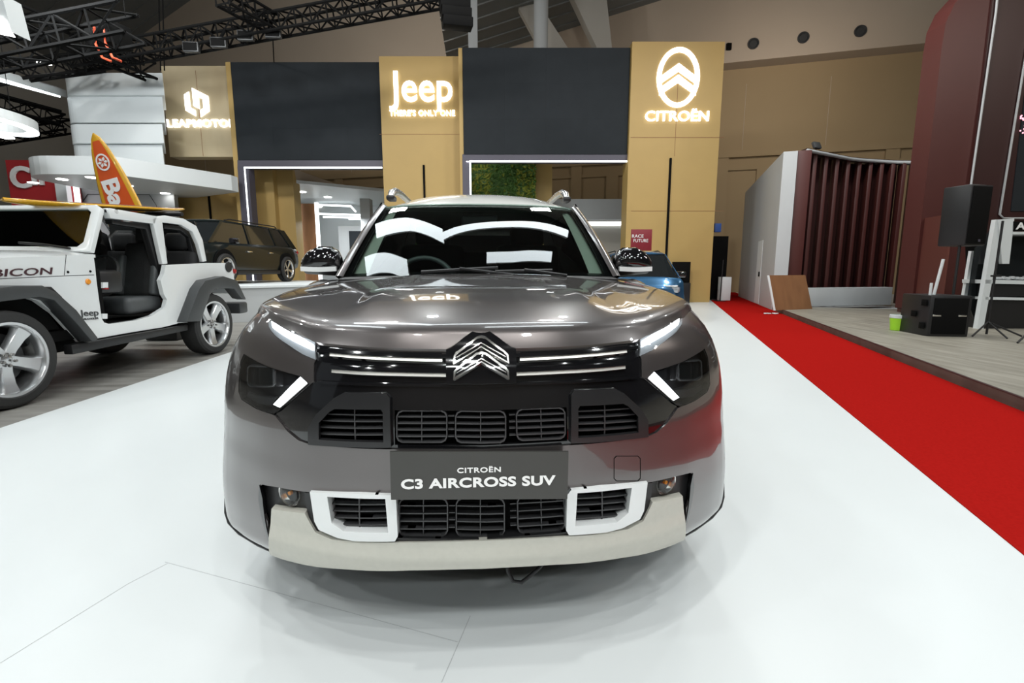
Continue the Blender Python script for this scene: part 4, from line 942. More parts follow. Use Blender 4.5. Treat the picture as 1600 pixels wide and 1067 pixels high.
zc0 = JL(146, 397, SY)[2]; zc1 = JL(0, 403, SY)[2]; xc1 = JL(0, 403, SY)[0]
loft('bonnet', [[(X, y, z - .004 + .05 * (1 - (abs(y) / .735)**3)) for y in np.linspace(-.735, .735, 15)] for X, z in ((xc0 - .02, zc0), (xc1, zc1), (WBJ + .2, 1.10), (WBJ + .45, 1.05), (WBJ + .56, 1.0))], 'jeep_white', JP, True, False, False, (0, 0, -.03))
box('bulkhead', (xc0 - .02, 0, .8), (.1, 1.44, .7), 'void', JP, .01, world=False)
box('grille', (WBJ + .53, 0, .86), (.08, 1.1, .45), 'jeep_white', JP, .03, world=False)
for k in range(7): box('grille_slot', (WBJ + .575, -.33 + .11 * k, .88), (.02, .05, .3), 'void', JP, .01, world=False)
box('front_bumper', (WBJ + .68, 0, .56), (.2, 1.5, .16), 'flare', JP, .03, world=False)
dash = box('dashboard', (xc0 - .22, 0, 1.02), (.35, 1.38, .25), 'black_plastic', JP, .05, world=False)
# flares, rail, trim on both sides
ff = [(WBJ + .62, SY, .80), (WBJ + .35, SY, .98)] + jq([(0,446),(45,446),(68,457),(99,484),(134,528),(131,533),(124,534),(96,502),(63,469),(40,464)]) + [(WBJ + .25, SY, .88), (WBJ + .5, SY, .74)]
fr = jq([(276,503),(296,451),(306,438),(336,431.5),(357,438),(372,468),(364,466),(352,451),(326,450),(314,460),(299,502)])
for sg in (1, -1):
    for fl in (ff, fr): jpr('wheel_flare', [(x, sg * (SY - .02), z) for x, y, z in fl], (0, sg * .15, 0), 'flare', JP, (), .012)
    jpr('rock_rail', [(x, sg * .70, z) for x, y, z in jq([(104,539),(288,507),(288,516),(106,554)])], (0, sg * .09, 0), 'black_plastic', JP, (), .01)
    jpr('arch_liner', [(x, sg * (SY - .06), z) for x, y, z in archf], (0, -sg * .3, 0), 'void')
    jpr('arch_liner', [(.5 * math.cos(t), sg * (SY - .06), .42 + .46 * math.sin(t)) for t in [math.pi * i / 10 for i in range(11)]], (0, -sg * .3, 0), 'void')
    for X in (0, WBJ):
        R_ = Matrix.Rotation(math.radians(-90 * sg), 4, 'X')
        ty, rim = wheel(JP, (X, sg * .725, RW_), RW_, .25, sg, 'alloy', 5, .74, 'rubber', .11, R_)
        for k in range(5):
            t = 2 * math.pi * k / 5 + .95; lathe('wheel_nut', [(0, .02), (.012, .02), (.014, 0)], 'dark_chrome', rim, 8, world=False, M4=Matrix.Translation((X + .05 * math.cos(t), sg * (.725 + .085), RW_ + .05 * math.sin(t))) @ R_)
tm = bmesh.new()
jpr('fender_vent', jq([(58,448),(80,448),(97,464),(95,471),(66,455)], SY + .012), (0, -.02, 0), 'black_plastic')
f_ = JL(357, 417, SY + .004); lathe('fuel_cap', [(0, .012), (.07, .012), (.08, 0)], 'black_plastic', JP, 20, world=False, M4=Matrix.Translation(f_) @ Matrix.Rotation(math.radians(-90), 4, 'X'))
f_ = JL(137.5, 440, SY + .002); lathe('side_marker', [(0, .014), (.022, .012), (.03, 0)], 'amber', JP, 16, world=False, M4=Matrix.Translation(f_) @ Matrix.Rotation(math.radians(-90), 4, 'X'))
for px, py in ((106, 425), (141, 424)): lathe('panel_bolt', [(0, .008), (.011, .006), (.012, 0)], 'void', JP, 8, world=False, M4=Matrix.Translation(JL(px, py, SY + .001)) @ Matrix.Rotation(math.radians(-90), 4, 'X'))
jpr('panel_seam', [(x, y, z) for x, y, z in jq([(0,435),(100,430.5),(147,429),(147,430),(100,431.5),(0,436)], SY + .001)], (0, -.004, 0), 'dark_plastic')
jpr('panel_seam', jq([(0,417),(146,399),(146,400),(0,418)][0:0] or [(100,430),(101,430),(104,398),(103,398)], SY + .001), (0, -.004, 0), 'dark_plastic')
for (l, m_) in (([(161,441),(169,441),(169,450),(161,450)], 'jeep_white'), ([(160,490),(168,490),(168,498),(160,498)], 'jeep_white'), ([(164,449),(170,449),(170,452),(164,452)], 'red_lamp')):
    jpr('door_hinge', jq(l, SY - .0), (0, -.06, 0), m_)
b_ = JL(375, 481, .72); box('rear_bumper', (b_[0] - .06, 0, b_[2]), (.22, 1.5, .17), 'flare', JP, .03, world=False)
t_ = JL(368, 424, .70); box('tail_lamp', (t_[0], .66, t_[2] - .0), (.05, .10, .07), 'red_lamp', JP, .02, world=False)
def jtext(name, s, x0, x1, y, hpx, m, y0=None, shear=0.):
    a, b = JL(x0, y0 or y, SY + .004), JL(x1, y, SY + .004); w = abs(a[0] - b[0]); c = Vector(((a[0] + b[0]) / 2, SY + .004, (a[2] + b[2]) / 2))
    h = abs(JL((x0 + x1) / 2, y - hpx / 2, SY)[2] - JL((x0 + x1) / 2, y + hpx / 2, SY)[2])
    text(name, s, m, JP, h * 1.38, face_mat(c, (-1, 0, (b[2] - a[2]) / w * 1.)), .002, .01 * h, False, w, 1., shear)
jtext('badge_word', 'Jeep', 125, 154, 489.5, 10, 'flare', 491)
jtext('badge_line', 'WRANGLER', 127, 154, 497, 3, 'flare', 499)
jtext('bonnet_decal', 'RUBICON', -62, 83, 423, 12, 'decal', 429, .15)
# windscreen frame with glass, leaning back
wbt, wtp = Vector(JL(148, 396, SY)), Vector(JL(165, 324, SY - .03)); wtp.x = min(wtp.x, wbt.x - .05)
def WS(v, h): p = wbt.lerp(wtp, h); return (p.x, -.0 + v * (.74 - .03 * h), p.z)
g0 = [WS(-.86, .12), WS(.80, .10), WS(.87, .2), WS(.87, .84), WS(.80, .92), WS(-.86, .92)]
jpr('windscreen_frame', [WS(-1, 0), WS(1, 0), WS(1, .93), WS(.93, 1), WS(-.93, 1), WS(-1, .93)], (.05, 0, .02), 'jeep_white', JP, [g0], .008)
jpr('windscreen_glass', [tuple(Vector(p) + Vector((.02, 0, .01))) for p in g0], (.004, 0, .002), 'windscreen')
jpr('glass_surround', [tuple(Vector(p) + Vector((.012, 0, .005))) for p in g0], (.004, 0, .002), 'void', JP, [[tuple(Vector(p) * 1. + (Vector(WS(0, .5)) - Vector(p)) * .07 + Vector((.012, 0, .005))) for p in g0]])
a, b = Vector(WS(.75, .10)), Vector(WS(.0, .22)); tube('wiper', [a + Vector((.09, 0, .0)), a.lerp(b, .5) + Vector((.08, 0, .01)), b + Vector((.08, 0, 0))], .012, 'black_plastic', JP, 6, world=False)
# hard top: side frames, roof sheet
hs = [(240,350),(238,342),(246,338),(258,336.5),(287,341.5),(307,353),(317,375),(323,408),(317,409),(310,382),(301,362),(283,351),(254,347.5),(262,412),(254,413)]
for sg in (1, -1):
    L_ = [(x, sg * .70, z) for x, y, z in jq(hs, .70)]; jpr('top_side', L_, (0, -sg * .05, 0), 'jeep_white', JP, (), .006)
    jpr('roof_rail', [(x, sg * .70, z) for x, y, z in jq([(168,326),(172,325),(246,338),(242,350),(173,341)], .70)], (0, -sg * .07, 0), 'jeep_white', JP, (), .006)
    jpr('sport_bar', [(x, sg * .64, z) for x, y, z in jq([(174,343),(238,351),(256,414),(263,470),(256,470),(244,412),(229,358),(176,350)], .64)], (0, -sg * .08, 0), 'black_plastic', JP, (), .01)
    jpr('sport_bar', [(x, sg * .62, z) for x, y, z in jq([(256,350),(284,354),(302,366),(312,410),(305,410),(296,371),(282,360),(257,357)], .62)], (0, -sg * .06, 0), 'black_plastic', JP, (), .01)
zr = JL(206, 334, .70)[2] - .02; xa, xb = JL(168, 326, .70)[0], JL(290, 343, .70)[0]; zb_ = JL(288, 342, .70)[2]
jpr('roof_sheet', [(xa, -.68, zr), (xa, .68, zr), (xb, .68, zb_ - .02), (xb, -.68, zb_ - .02)], (0, 0, .03), 'black_plastic')
tb = JL(262, 340, .70); box('rear_window_panel', (JL(320, 400, .70)[0] - .02, 0, (zt_ + zb_) / 2), (.04, 1.2, zb_ - zt_), 'dark_glass', JP, .01, world=False)
# seats
def jseat(par, X, Y, zs, big=True):
    cu = box('seat', (X + .12, Y, zs), (.55, .50, .2), 'seat_grey', par, .06, 3, world=False)
    bk = box('seat_back', (X - .22, Y, zs + .40), (.17, .46, .68), 'seat_dark', par, .06, 3, ry(-14), world=False)
    for s in (-1, 1): box('seat_bolster', (X - .15, Y + s * .21, zs + .34), (.18, .09, .5), 'seat_grey', bk, .035, 3, ry(-14), world=False)
    box('headrest', (X - .34, Y, zs + .83), (.13, .28, .22), 'seat_dark', par, .055, 3, ry(-10), world=False)
sx_ = JL(212, 475, .40); 
for Y in (.38, -.38): jseat(JP, sx_[0], Y, sx_[2])
rx_ = JL(278, 378, .38)
for Y in (.36, -.36):
    box('rear_seat_back', (rx_[0] + .06, Y, rx_[2] - .42), (.16, .55, .6), 'seat_dark', JP, .05, 3, ry(-10), world=False)
    box('headrest', (rx_[0], Y, rx_[2]), (.13, .28, .24), 'seat_dark', JP, .055, 3, ry(-8), world=False)
tube('seat_belt', [JL(243, 362, .58), JL(246, 420, .58), JL(247, 462, .56)], .018, 'black_plastic', JP, 6, world=False)
stw = [(xc0 - .48 - .06 * math.sin(t), .38 + .18 * math.cos(t), 1.13 + .17 * math.sin(t)) for t in [2 * math.pi * i / 20 for i in range(20)]]
tube('steering_wheel', stw, .016, 'black_plastic', JP, 6, True, False)
# --- surfboards
M['board_yellow'] = mat('yellow_board', (.72, .38, .02), .25, 0, .6, noise=.04, nscale=3)
M['board_orange'] = mat('orange_board', (.68, .10, .02), .3, 0, .5, noise=.05, nscale=3)
M['board_pink'] = mat('pink_board_top', (.62, .20, .26), .3, 0, .5, noise=.2, nscale=3)
M['board_green'] = mat('olive_board_edge', (.42, .38, .02), .3, 0, .4, noise=.05)
def board(par, base, ax, wv, nv, L, Wd, th, mt, inner=None, rocker=0., t0=.03):
    """board shape along ax from base: rim and deck inlay, wv across, nv out of the deck"""
    ax, wv, nv = [np.array(v, float) / np.linalg.norm(v) for v in (ax, wv, nv)]; base = np.array(base); n = 40; rows = []
    def hw(t): return Wd / 2 * (max(0., math.sin(math.pi * t**.8))**.55 if t < 1 else 0)
    for i in range(n + 1):
        t = i / n; w = max(hw(t), .004); c = base + ax * L * t + nv * rocker * (2 * t - 1)**4; h = th / 2 * (.25 + .75 * math.sin(math.pi * min(max(t, .02), .98))**.5)
        rows.append([c + wv * w * math.cos(a) + nv * h * math.sin(a) for a in [2 * math.pi * k / 14 for k in range(14)]])
    o = loft('board_shell', rows, mt, par, True, True)
    if inner:
        rows = []
        for i in range(n + 1):
            t = .06 + .9 * i / n; w = max(hw(t) * .78 - .02, .003); c = base + ax * L * t + nv * (rocker * (2 * t - 1)**4)
            h = th / 2 * (.25 + .75 * math.sin(math.pi * t)**.5); rows.append([c + wv * w * s + nv * (h * math.sqrt(max(0, 1 - (w * abs(s) / max(hw(t), .01))**2)) + .003) for s in np.linspace(-1, 1, 7)])
        loft('board_inlay', rows, inner, par)
    return o
yb = .25; pl0 = np.array(JL(6, 316, yb)); pr0 = np.array(JL(287, 330, yb))
tw_ = lambda p: JO + jx * p[0] + jn * p[1] + np.array((0, 0, 1.)) * p[2]
P0, P1 = tw_(pl0), tw_(pr0); zb2 = max(P0[2], P1[2]); SB1 = thing('surfboard', 'yellow surfboard lying flat on the roof of the white off-roader', 'surfboard', tuple((P0 + P1) / 2))
ax = P1 - P0; board(SB1, P0, ax, np.cross(ax, (0, 0, 1)), np.cross(np.cross(ax, (0, 0, 1)), ax), np.linalg.norm(ax), .56, .07, 'board_yellow', 'board_pink', .03)
for f_ in (.3, .72):
    q = P0 + ax * f_; tube('roof_bar', [(q + jn * .45 - np.array((0, 0, .06))), (q - jn * .75 - np.array((0, 0, .06)))], .028, 'black_plastic', SB1, 8)
DB = 7.9; tip = ath(146, 208, DB); ft = ath(262, 506, DB + .1)
ax = tip - ft; wv = np.cross(ax, HD); SB2 = thing('surfboard', 'orange and yellow surfboard standing upright behind the white off-roader', 'surfboard', tuple(ft))
box('board_stand', (ft[0], ft[1], ft[2] / 2), (.5, .4, ft[2] - .01), 'black_plastic', SB2, .02); board(SB2, ft, ax, wv, -HD, np.linalg.norm(ax), .68, .07, 'board_yellow', 'board_orange')
uax = ax / np.linalg.norm(ax); wvn = wv / np.linalg.norm(wv); wvn = wvn if wvn[0] > 0 else -wvn
Lb = np.linalg.norm(ax)
def bpos(t, s): return ft + uax * Lb * t + wvn * s - HD * .045
cb = bpos(.853, 0.0); rg_ = [tuple(cb + wvn * .105 * math.cos(t) + uax * .13 * math.sin(t)) for t in [2 * math.pi * i / 24 for i in range(24)]]
prism('board_roundel', rg_, HD * .006, 'letter_white', SB2, holes=[[tuple(cb + (np.array(p) - cb) * .8) for p in rg_]])
for k in range(6):
    t = math.pi / 3 * k; d = wvn * math.cos(t) + uax * math.sin(t); e = wvn * -math.sin(t) + uax * math.cos(t)
    prism('roundel_petal', [cb + d * .015, cb + d * .05 + e * .022, cb + d * .085, cb + d * .05 - e * .022], HD * .006, 'letter_white', SB2)
text('board_word', 'Ba', 'letter_white', SB2, .36, face_mat(bpos(.70, -.01), -uax, wvn), .003, .012, width=.42)
text('board_word', 'ME', 'letter_white', SB2, .26, face_mat(bpos(.50, .06), -uax, wvn), .003, .012, width=.42)
# ================================================================== other cars
def suv(T, L, Wd, H, wb, paint, r, rim='alloy', zg=.22):
    h = Wd / 2; xs = [-L/2, -L/2 + .12, -L/2 + .5, -wb/2, 0, wb/2 - .1, wb/2 + .45, L/2 - .25, L/2 - .06, L/2]
    ws = [.80, .92, .98, 1., 1., 1., .98, .90, .80, .70]; zb = [.50, .36, zg + .06, zg, zg, zg, zg + .03, zg + .05, .32, .42]
    zt = [.98, 1.06, 1.10, 1.09, 1.07, 1.06, 1.02, .95, .86, .76]; k = H / 1.66
    rows = []
    for x, w, a, b in zip(xs, ws, zb, zt):
        w *= h; b *= k; p = [(0, a), (.8*w, a), (.95*w, a + .06), (w, a + .28*(b-a) + .05), (.985*w, a + .62*(b-a)), (.955*w, b - .07), (.88*w, b), (.45*w, b + .03), (0, b + .035)]
        rows.append([(x, y, z) for y, z in p] + [(x, -y, z) for y, z in p[-2:0:-1]])
    loft('body', rows, paint, T, 50, True, False)
    for row in (rows[0], rows[-1]): mk('end_cap', row, [tuple(range(len(row)))], paint, T, None, False)
    xg = [(-L/2 + .22, -L/2 + .55), (wb/2 + .32, wb/2 - .45)]; b0 = 1.07 * k; t1 = (H - .05)
    def gl(f, y0, y1): return None
    B = [(xg[0][0], .86*h), (xg[1][0], .84*h), (xg[1][0] + .10, .4*h), (xg[1][0] + .12, 0)]; TT = [(xg[0][1], .66*h), (xg[1][1], .66*h), (xg[1][1] + .05, .35*h), (xg[1][1] + .06, 0)]
    lo = [(xg[0][0] - .03, 0)] + B; hi = [(xg[0][1] - .03, 0)] + TT
    def loop(l, z): q = [(x, y, z) for x, y in l]; return q + [(x, -y, z) for x, y in l[-2:0:-1]]
    loft('glass', [loop(lo, b0 - .04), loop(hi, t1)], 'dark_glass', T, 30, True, False)
    inn = lambda l, f: [(x * 1. + (0 - x) * (1 - f) * .12, y * f) for x, y in l]
    loft('roof', [loop(hi, t1 - .02), loop([(x + (.02 if x < 0 else .03), y * 1.03) for x, y in hi], t1), loop(inn(hi, .93), H - .01), loop(inn(hi, .6), H + .01), loop(inn(hi, .05), H + .012)], paint, T, 50, True, False)
    for sg in (1, -1):
        for (xa, xb, w) in ((xg[1][0] + .01, xg[1][1] + .02, .05), (.12, .06, .05), (-wb/2 + .25, -wb/2 + .28, .05), (xg[0][0] + .05, xg[0][1] + .05, .16)):
            pa, pb = Vector((xa, sg * .862 * h, b0 - .03)), Vector((xb, sg * .667 * h, t1)); d = Vector((w, 0, 0))
            prism('pillar', [pa - d, pa + d, pb + d, pb - d], (0, sg * .014, .004), paint, T, (), False)
        for X in (-wb/2, wb/2):
            lathe('arch', [(0, 0), (r + .05, 0), (r + .05, .022), (0, .022)], 'void', T, 28, world=False, M4=Matrix.Translation((X, sg * (h - .018), r + .06)) @ Matrix.Rotation(math.radians(-90 * sg), 4, 'X'))
            wheel(T, (X, sg * (h - .05), r), r, .22, sg, rim, 5, .72, 'rubber', .08, Matrix.Rotation(math.radians(-90 * sg), 4, 'X'))
        box('sill', (0, sg * (h - .01), zg + .06), (wb - 2*r - .1, .06, .1), 'black_plastic', T, .02, world=False)
        mb = box('door_mirror', (wb/2 - .28, sg * (h + .08), b0 + .03), (.14, .22, .14), 'black_gloss', T, .04, 3, world=False)
        for xh in (.38, -.62): box('door_handle', (xh, sg * (h - .012), .86 * k), (.22, .03, .035), 'chrome', T, .01, world=False)
        hl = box('headlamp', (L/2 - .16, sg * .60 * h, .76 * k), (.26, .42 * h, .13), 'led_soft', T, .03, 3, rz(-sg * 24), world=False)
        box('lamp_strip', (L/2 - .10, sg * .58 * h, .85 * k), (.22, .36 * h, .025), 'chrome', T, .008, 2, rz(-sg * 24), world=False)
        box('tail_lamp', (-L/2 + .06, sg * .68 * h, .93 * k), (.14, .4 * h, .1), 'red_lamp', T, .03, 3, rz(sg * 14), world=False)
        tube('roof_rail', [(xg[0][1] + .2, sg * .60 * h, H + .0), (xg[0][1] + .3, sg * .60 * h, H + .04), (xg[1][1] - .4, sg * .60 * h, H + .04), (xg[1][1] - .2, sg * .60 * h, H)], .016, 'black_plastic', T, 6, world=False)
    box('bumper_intake', (L/2 - .035, 0, .47 * k), (.1, 1.1 * h, .17), 'black_plastic', T, .02, world=False)
    box('front_trim', (L/2 - .03, 0, .72 * k), (.08, .8 * h, .04), 'chrome', T, .01, world=False)
M['suv_paint'] = mat('black_green_paint', (.006, .009, .009), .25, 0, .25, noise=.03, spec=.3)
M['blue_paint'] = mat('blue_metallic_paint', (.03, .11, .22), .28, .6, 1.0, noise=.04)
pz = .80; sr, sf = onz(452, 440.5, 1), None
SRr = ath(450, 440, 14.4); pz = float(SRr[2]); SFf = onpl(364, 447, (0, 0, pz), (0, 0, 1))
d = SFf - SRr; d[2] = 0; dn = d / np.linalg.norm(d); dn = np.array(dn); ang = math.degrees(math.atan2(dn[1], dn[0])); 
ang = -97.; dn = np.array([math.cos(math.radians(ang)), math.sin(math.radians(ang)), 0]); ln = np.array([-dn[1], dn[0], 0])
cs = SRr + dn * 1.41 - ln * .93
SV = thing('suv', 'dark green-black SUV parked on the round white platform', 'car', (cs[0], cs[1], pz), ang); suv(SV, 4.74, 1.88, 1.56, 2.82, 'suv_paint', .365)
PLT = thing('platform', 'low round white display platform under the dark SUV', 'platform', (cs[0], cs[1], 0))
lathe('platform_drum', [(0, 0), (2.95, 0), (2.95, pz - .05), (0, pz - .05)], 'pale_grey', PLT, 64, M4=Matrix.Translation((cs[0], cs[1], 0)))
lathe('platform_top', [(0, pz - .05), (3.0, pz - .05), (3.0, pz - .004), (2.98, pz), (0, pz)], 'stand_white', PLT, 64, M4=Matrix.Translation((cs[0], cs[1], 0)))
pb = ath(1014, 450, 10.9); BL = thing('car', 'blue car with white headlamps parked behind the mirror of the grey car', 'car', (pb[0] + .12, pb[1] + 1.6, 0), -98); suv(BL, 4.0, 1.74, 1.56, 2.54, 'blue_paint', .33)
# ================================================================== right side: stage, slatted wall, sound gear
g0_, g1_ = onz(1205, 484, .0), onz(1136, 461, .0); zt0, zt1 = onpl(1229, 237, g0_, cn)[2], 0
GW = thing('partition', 'tall pale grey wall slanting back along the red carpet', 'wall panel', tuple(g0_))
gd = cdir; zt0 = float(ath(1229, 237, g0_ @ HD)[2]); g1_ = g0_ + gd * 7.5
prism('wall_sheet', [(g0_[0], g0_[1], 0), (g1_[0], g1_[1], 0), (g1_[0], g1_[1], zt0), (g0_[0], g0_[1], zt0)], tuple(cn * .35), 'pale_grey', GW)
q = g0_ + gd * 2.2 - cn * .012; prism('wall_door', [(q[0], q[1], .02), (q + gd * .9)[:2].tolist() + [.02], (q + gd * .9)[:2].tolist() + [2.1], (q[0], q[1], 2.1)], tuple(cn * .012), 'stand_white', GW)
q2 = q + gd * .1 - cn * .03; box('door_handle', (q2[0], q2[1], 1.0), (.03, .05, .16), 'void', GW, .01)
SW = thing('slatted_wall', 'curved maroon wall of upright fins with a pale top rim behind the stage', 'wall panel', tuple(ath(1320, 460, 14)[:2]) + (.1,))
def swp(t): x = 1240 + 205 * t; return ath(x, 400, 14.1 + 1.2 * math.sin(math.pi * min(t * 1.05, 1)) + .6 * t)
def swz(t): p = swp(t); x = 1240 + 205 * t; return float(ath(x, float(np.interp(t, [0, .15, .35, .65, 1], [238, 244, 252, 256, 257])), p @ HD)[2])
tops = []
for k in range(13):
    t = k / 12; p = swp(t); zt = 4.55 if False else swz(t); tops.append((p[0], p[1], zt))
    w, dp = (.42, .5) if k == 0 else (.10, .42)
    box('fin', (p[0], p[1], (zt + .1) / 2), (w if k else .34, dp, zt - .1), 'maroon', SW, .01, 2, rz(-18 - 8 * t))
    if k < 9:
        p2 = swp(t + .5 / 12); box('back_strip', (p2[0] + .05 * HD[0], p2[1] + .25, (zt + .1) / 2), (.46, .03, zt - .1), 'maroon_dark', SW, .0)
tube('top_rim', [(x, y - .22, z + .0) for x, y, z in tops], .05, 'pale_grey', SW, 8)
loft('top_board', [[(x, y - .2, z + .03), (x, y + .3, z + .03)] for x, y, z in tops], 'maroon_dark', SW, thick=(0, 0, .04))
a, b = onz(1258, 479, .1), onz(1392, 476, .1); SPL = thing('plinth', 'low white plinth at the foot of the slatted maroon wall', 'plinth', tuple(a))
hh = float(ath(1258, 451, a @ HD)[2]) - .1; prism('plinth_box', [a, b, b + HD * .35, a + HD * .35], (0, 0, hh), 'pale_grey', SPL, (), True, None, .01); prism('plinth_top', [tuple(v + np.array((0, 0, hh))) for v in (a, b, b + HD * .35, a + HD * .35)], (0, 0, .012), 'stand_white', SPL)
c = tops[1]; FLt = thing('floodlight', 'small floodlight tilted on top of the slatted maroon wall', 'lamp', (c[0], c[1], c[2]))
box('lamp_housing', (c[0], c[1] - .1, c[2] + .22), (.26, .08, .2), 'dark_plastic', FLt, .015, 2, rz(15) @ rx(-25)); tube('lamp_bracket', [(c[0], c[1] - .1, c[2] + .02), (c[0], c[1] - .08, c[2] + .14)], .015, 'black_plastic', FLt, 6)
MT = thing('stage_tower', 'tall dark maroon stage tower with pale trim lines at the right edge', 'tower', tuple(ath(1530, 470, 11.5)[:2]) + (.1,))
DT = 11.5
prism('tower_face', [ath(1560, -60, DT), ath(1515, -20, DT), ath(1492, 5, DT), ath(1478, 35, DT), ath(1472, 70, DT), ath(1440, 340, DT), ath(1424, 483, DT), ath(1700, 560, DT), ath(1700, -60, DT)], HD * .5, 'maroon', MT)
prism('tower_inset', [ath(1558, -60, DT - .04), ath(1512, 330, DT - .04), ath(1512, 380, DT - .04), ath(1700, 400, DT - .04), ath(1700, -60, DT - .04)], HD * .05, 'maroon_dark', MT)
for l in (((1562, -40), (1556, 20), (1514, 310)), ((1607, 60), (1562, 335), (1568, 341), (1700, 341))): tube('trim_line', [ath(x, y, DT - .07) for x, y in l], .022, 'pale_grey', MT, 6)
prism('stage_screen', [ath(1612, 60, DT - .06), ath(1580, 330, DT - .06), ath(1720, 330, DT - .06), ath(1720, 60, DT - .06)], HD * .05, 'screen', MT)
M['pink_pixel'] = mat('pink_pixel', (.8, .4, .5), .5, emit=(1, .45, .55), es=1.2)
for i in range(14): c = ath(1594 + random.random() * 8, 180 + random.random() * 28, DT - .08); box('lit_pixel', c, (.03, .01, .03), 'pink_pixel', MT)
DRr = thing('door_leaf', 'open brown-maroon door leaf with a metal handle beside the slatted wall', 'door', tuple(onz(1440, 492, .1)))
a = onz(1404, 487, .1); b = onz(1470, 497, .1); zd = float(ath(1424, 345, a @ HD)[2]); prism('door_panel', [a, b, (b[0], b[1], zd), (a[0], a[1], zd)], HD * .05, mat('brown_maroon_panel', (.11, .032, .024), .5, noise=.05), DRr)
hp = a + (b - a) * .1 - HD * .05; tube('door_handle', [(hp[0], hp[1], 1.05), (hp[0] + .14, hp[1] - .02, 1.05)], .014, 'chrome', DRr, 8)
gb = onz(1234, 484.5, .1); BB = thing('board', 'plain brown hardboard sheet leaning against the grey wall end', 'board', tuple(gb))
Pb = [onz(1212, 485, .101), onz(1269, 482.5, .101)]; up_ = np.array((0, .16, .95)); ht = .95
prism('board_sheet', [Pb[0], Pb[1], Pb[1] + up_ * ht - np.array((.17, 0, 0)), Pb[0] + up_ * ht - np.array((.15, 0, 0))], np.array((0, .03, -.005)), 'brown_board', BB)
prism('board_edge', [Pb[0] - np.array((.05, 0, 0)), Pb[0], Pb[0] + up_ * ht - np.array((.15, 0, 0)), Pb[0] + up_ * ht - np.array((.2, 0, 0))], np.array((0, .03, -.005)), 'stand_white', BB)
li = onz(1205, 491, .004); bm = bmesh.new()
for i in range(9):
    q = li + np.array((random.uniform(-.16, .16), random.uniform(-.05, .05), .02)); bm_box(bm, q, (.09, .06, .03), .01, 1, rz(random.uniform(0, 90)))
tag(from_bm('litter', bm, 'stand_white'), 'scrap of white paper on the red carpet by the brown board', 'litter')
# loudspeakers and stands
sb = onz(1478, 526, .1); SUB = thing('subwoofer', 'black floor subwoofer with two handles beside the green bucket', 'speaker', tuple(sb), -12)
w_ = 46 / FPX * (sb @ HD); h_ = float(ath(1468, 462, sb @ HD)[2]) - .1
box('cabinet', (.02, .36, .1 + h_ / 2 - .1), (w_ + .12, .7, h_), 'black_plastic', SUB, .015, world=False)
for X in (-.17, .19): box('handle', (X, .0, h_ * .52), (.12, .02, .03), 'chrome', SUB, .006, world=False)
for Y, Z in ((.12, .82), (.12, .25), (.34, .52)): box('port', (-(w_ + .12) / 2 - .003, Y, h_ * Z), (.012, .12, .1), 'void', SUB, .004, world=False)
box('front_grille', (.02, .005, h_ / 2), (w_ + .02, .015, h_ - .08), 'truss', SUB, .004, world=False)
ps = ath(1490, 455, sb @ HD + .35); SPK = thing('loudspeaker', 'tall black loudspeaker on a pole above the subwoofer', 'speaker', (ps[0], ps[1], .1 + h_), 12)
zs0, zs1 = float(ath(1512, 384, sb @ HD + .35)[2]), float(ath(1512, 289, sb @ HD + .35)[2])
tube('pole', [(0, 0, 0), (0, 0, zs0 - .1 - h_ + .05)], .02, 'black_plastic', SPK, 10, world=False)
box('cabinet', (.18, .1, (zs0 + zs1) / 2 - .1 - h_), (.46, .40, zs1 - zs0), 'black_plastic', SPK, .02, world=False, taper=(1.05, 1.0))
box('front_grille', (.18, -.105, (zs0 + zs1) / 2 - .1 - h_), (.42, .012, zs1 - zs0 - .06), 'truss', SPK, .004, world=False)
box('badge', (.24, -.113, zs0 + .08 - .1 - h_), (.05, .006, .04), 'violet', SPK, .004, world=False)
bk = onz(1402, 516, .1); BK = thing('bucket', 'lime green bucket with white rim beside the subwoofer', 'bucket', tuple(bk))
lathe('bucket_wall', [(0, .004), (.105, .004), (.125, .22), (.118, .22), (.1, .02), (0, .02)], mat('lime_plastic', (.38, .75, .03), .4, noise=.05), BK, 24, M4=Matrix.Translation(tuple(bk)))
lathe('bucket_rim', [(.124, .215), (.132, .22), (.132, .27), (.122, .275), (.118, .22)], 'stand_white', BK, 24, M4=Matrix.Translation(tuple(bk)))
box('bucket_label', (bk[0] + .08, bk[1] - .105, bk[2] + .15), (.09, .02, .09), 'red_wall', BK, .004, 2, rz(25))
s0 = ath(1459, 461, sb @ HD + .25); s1 = ath(1474, 405, sb @ HD + .25); zz = .1 + h_
tag(tube('white_stick', [(s0[0], s0[1], zz), (s1[0], s1[1], s1[2])], .022, 'stand_white', None, 8), 'long white stick leaning upward from the subwoofer top', 'stick')
s2 = ath(1455.5, 442, sb @ HD + .2); tag(tube('white_stick', [(s2[0], s2[1], zz), (s2[0], s2[1], s2[2])], .02, 'stand_white', None, 8), 'short upright white stick on the subwoofer top', 'stick')
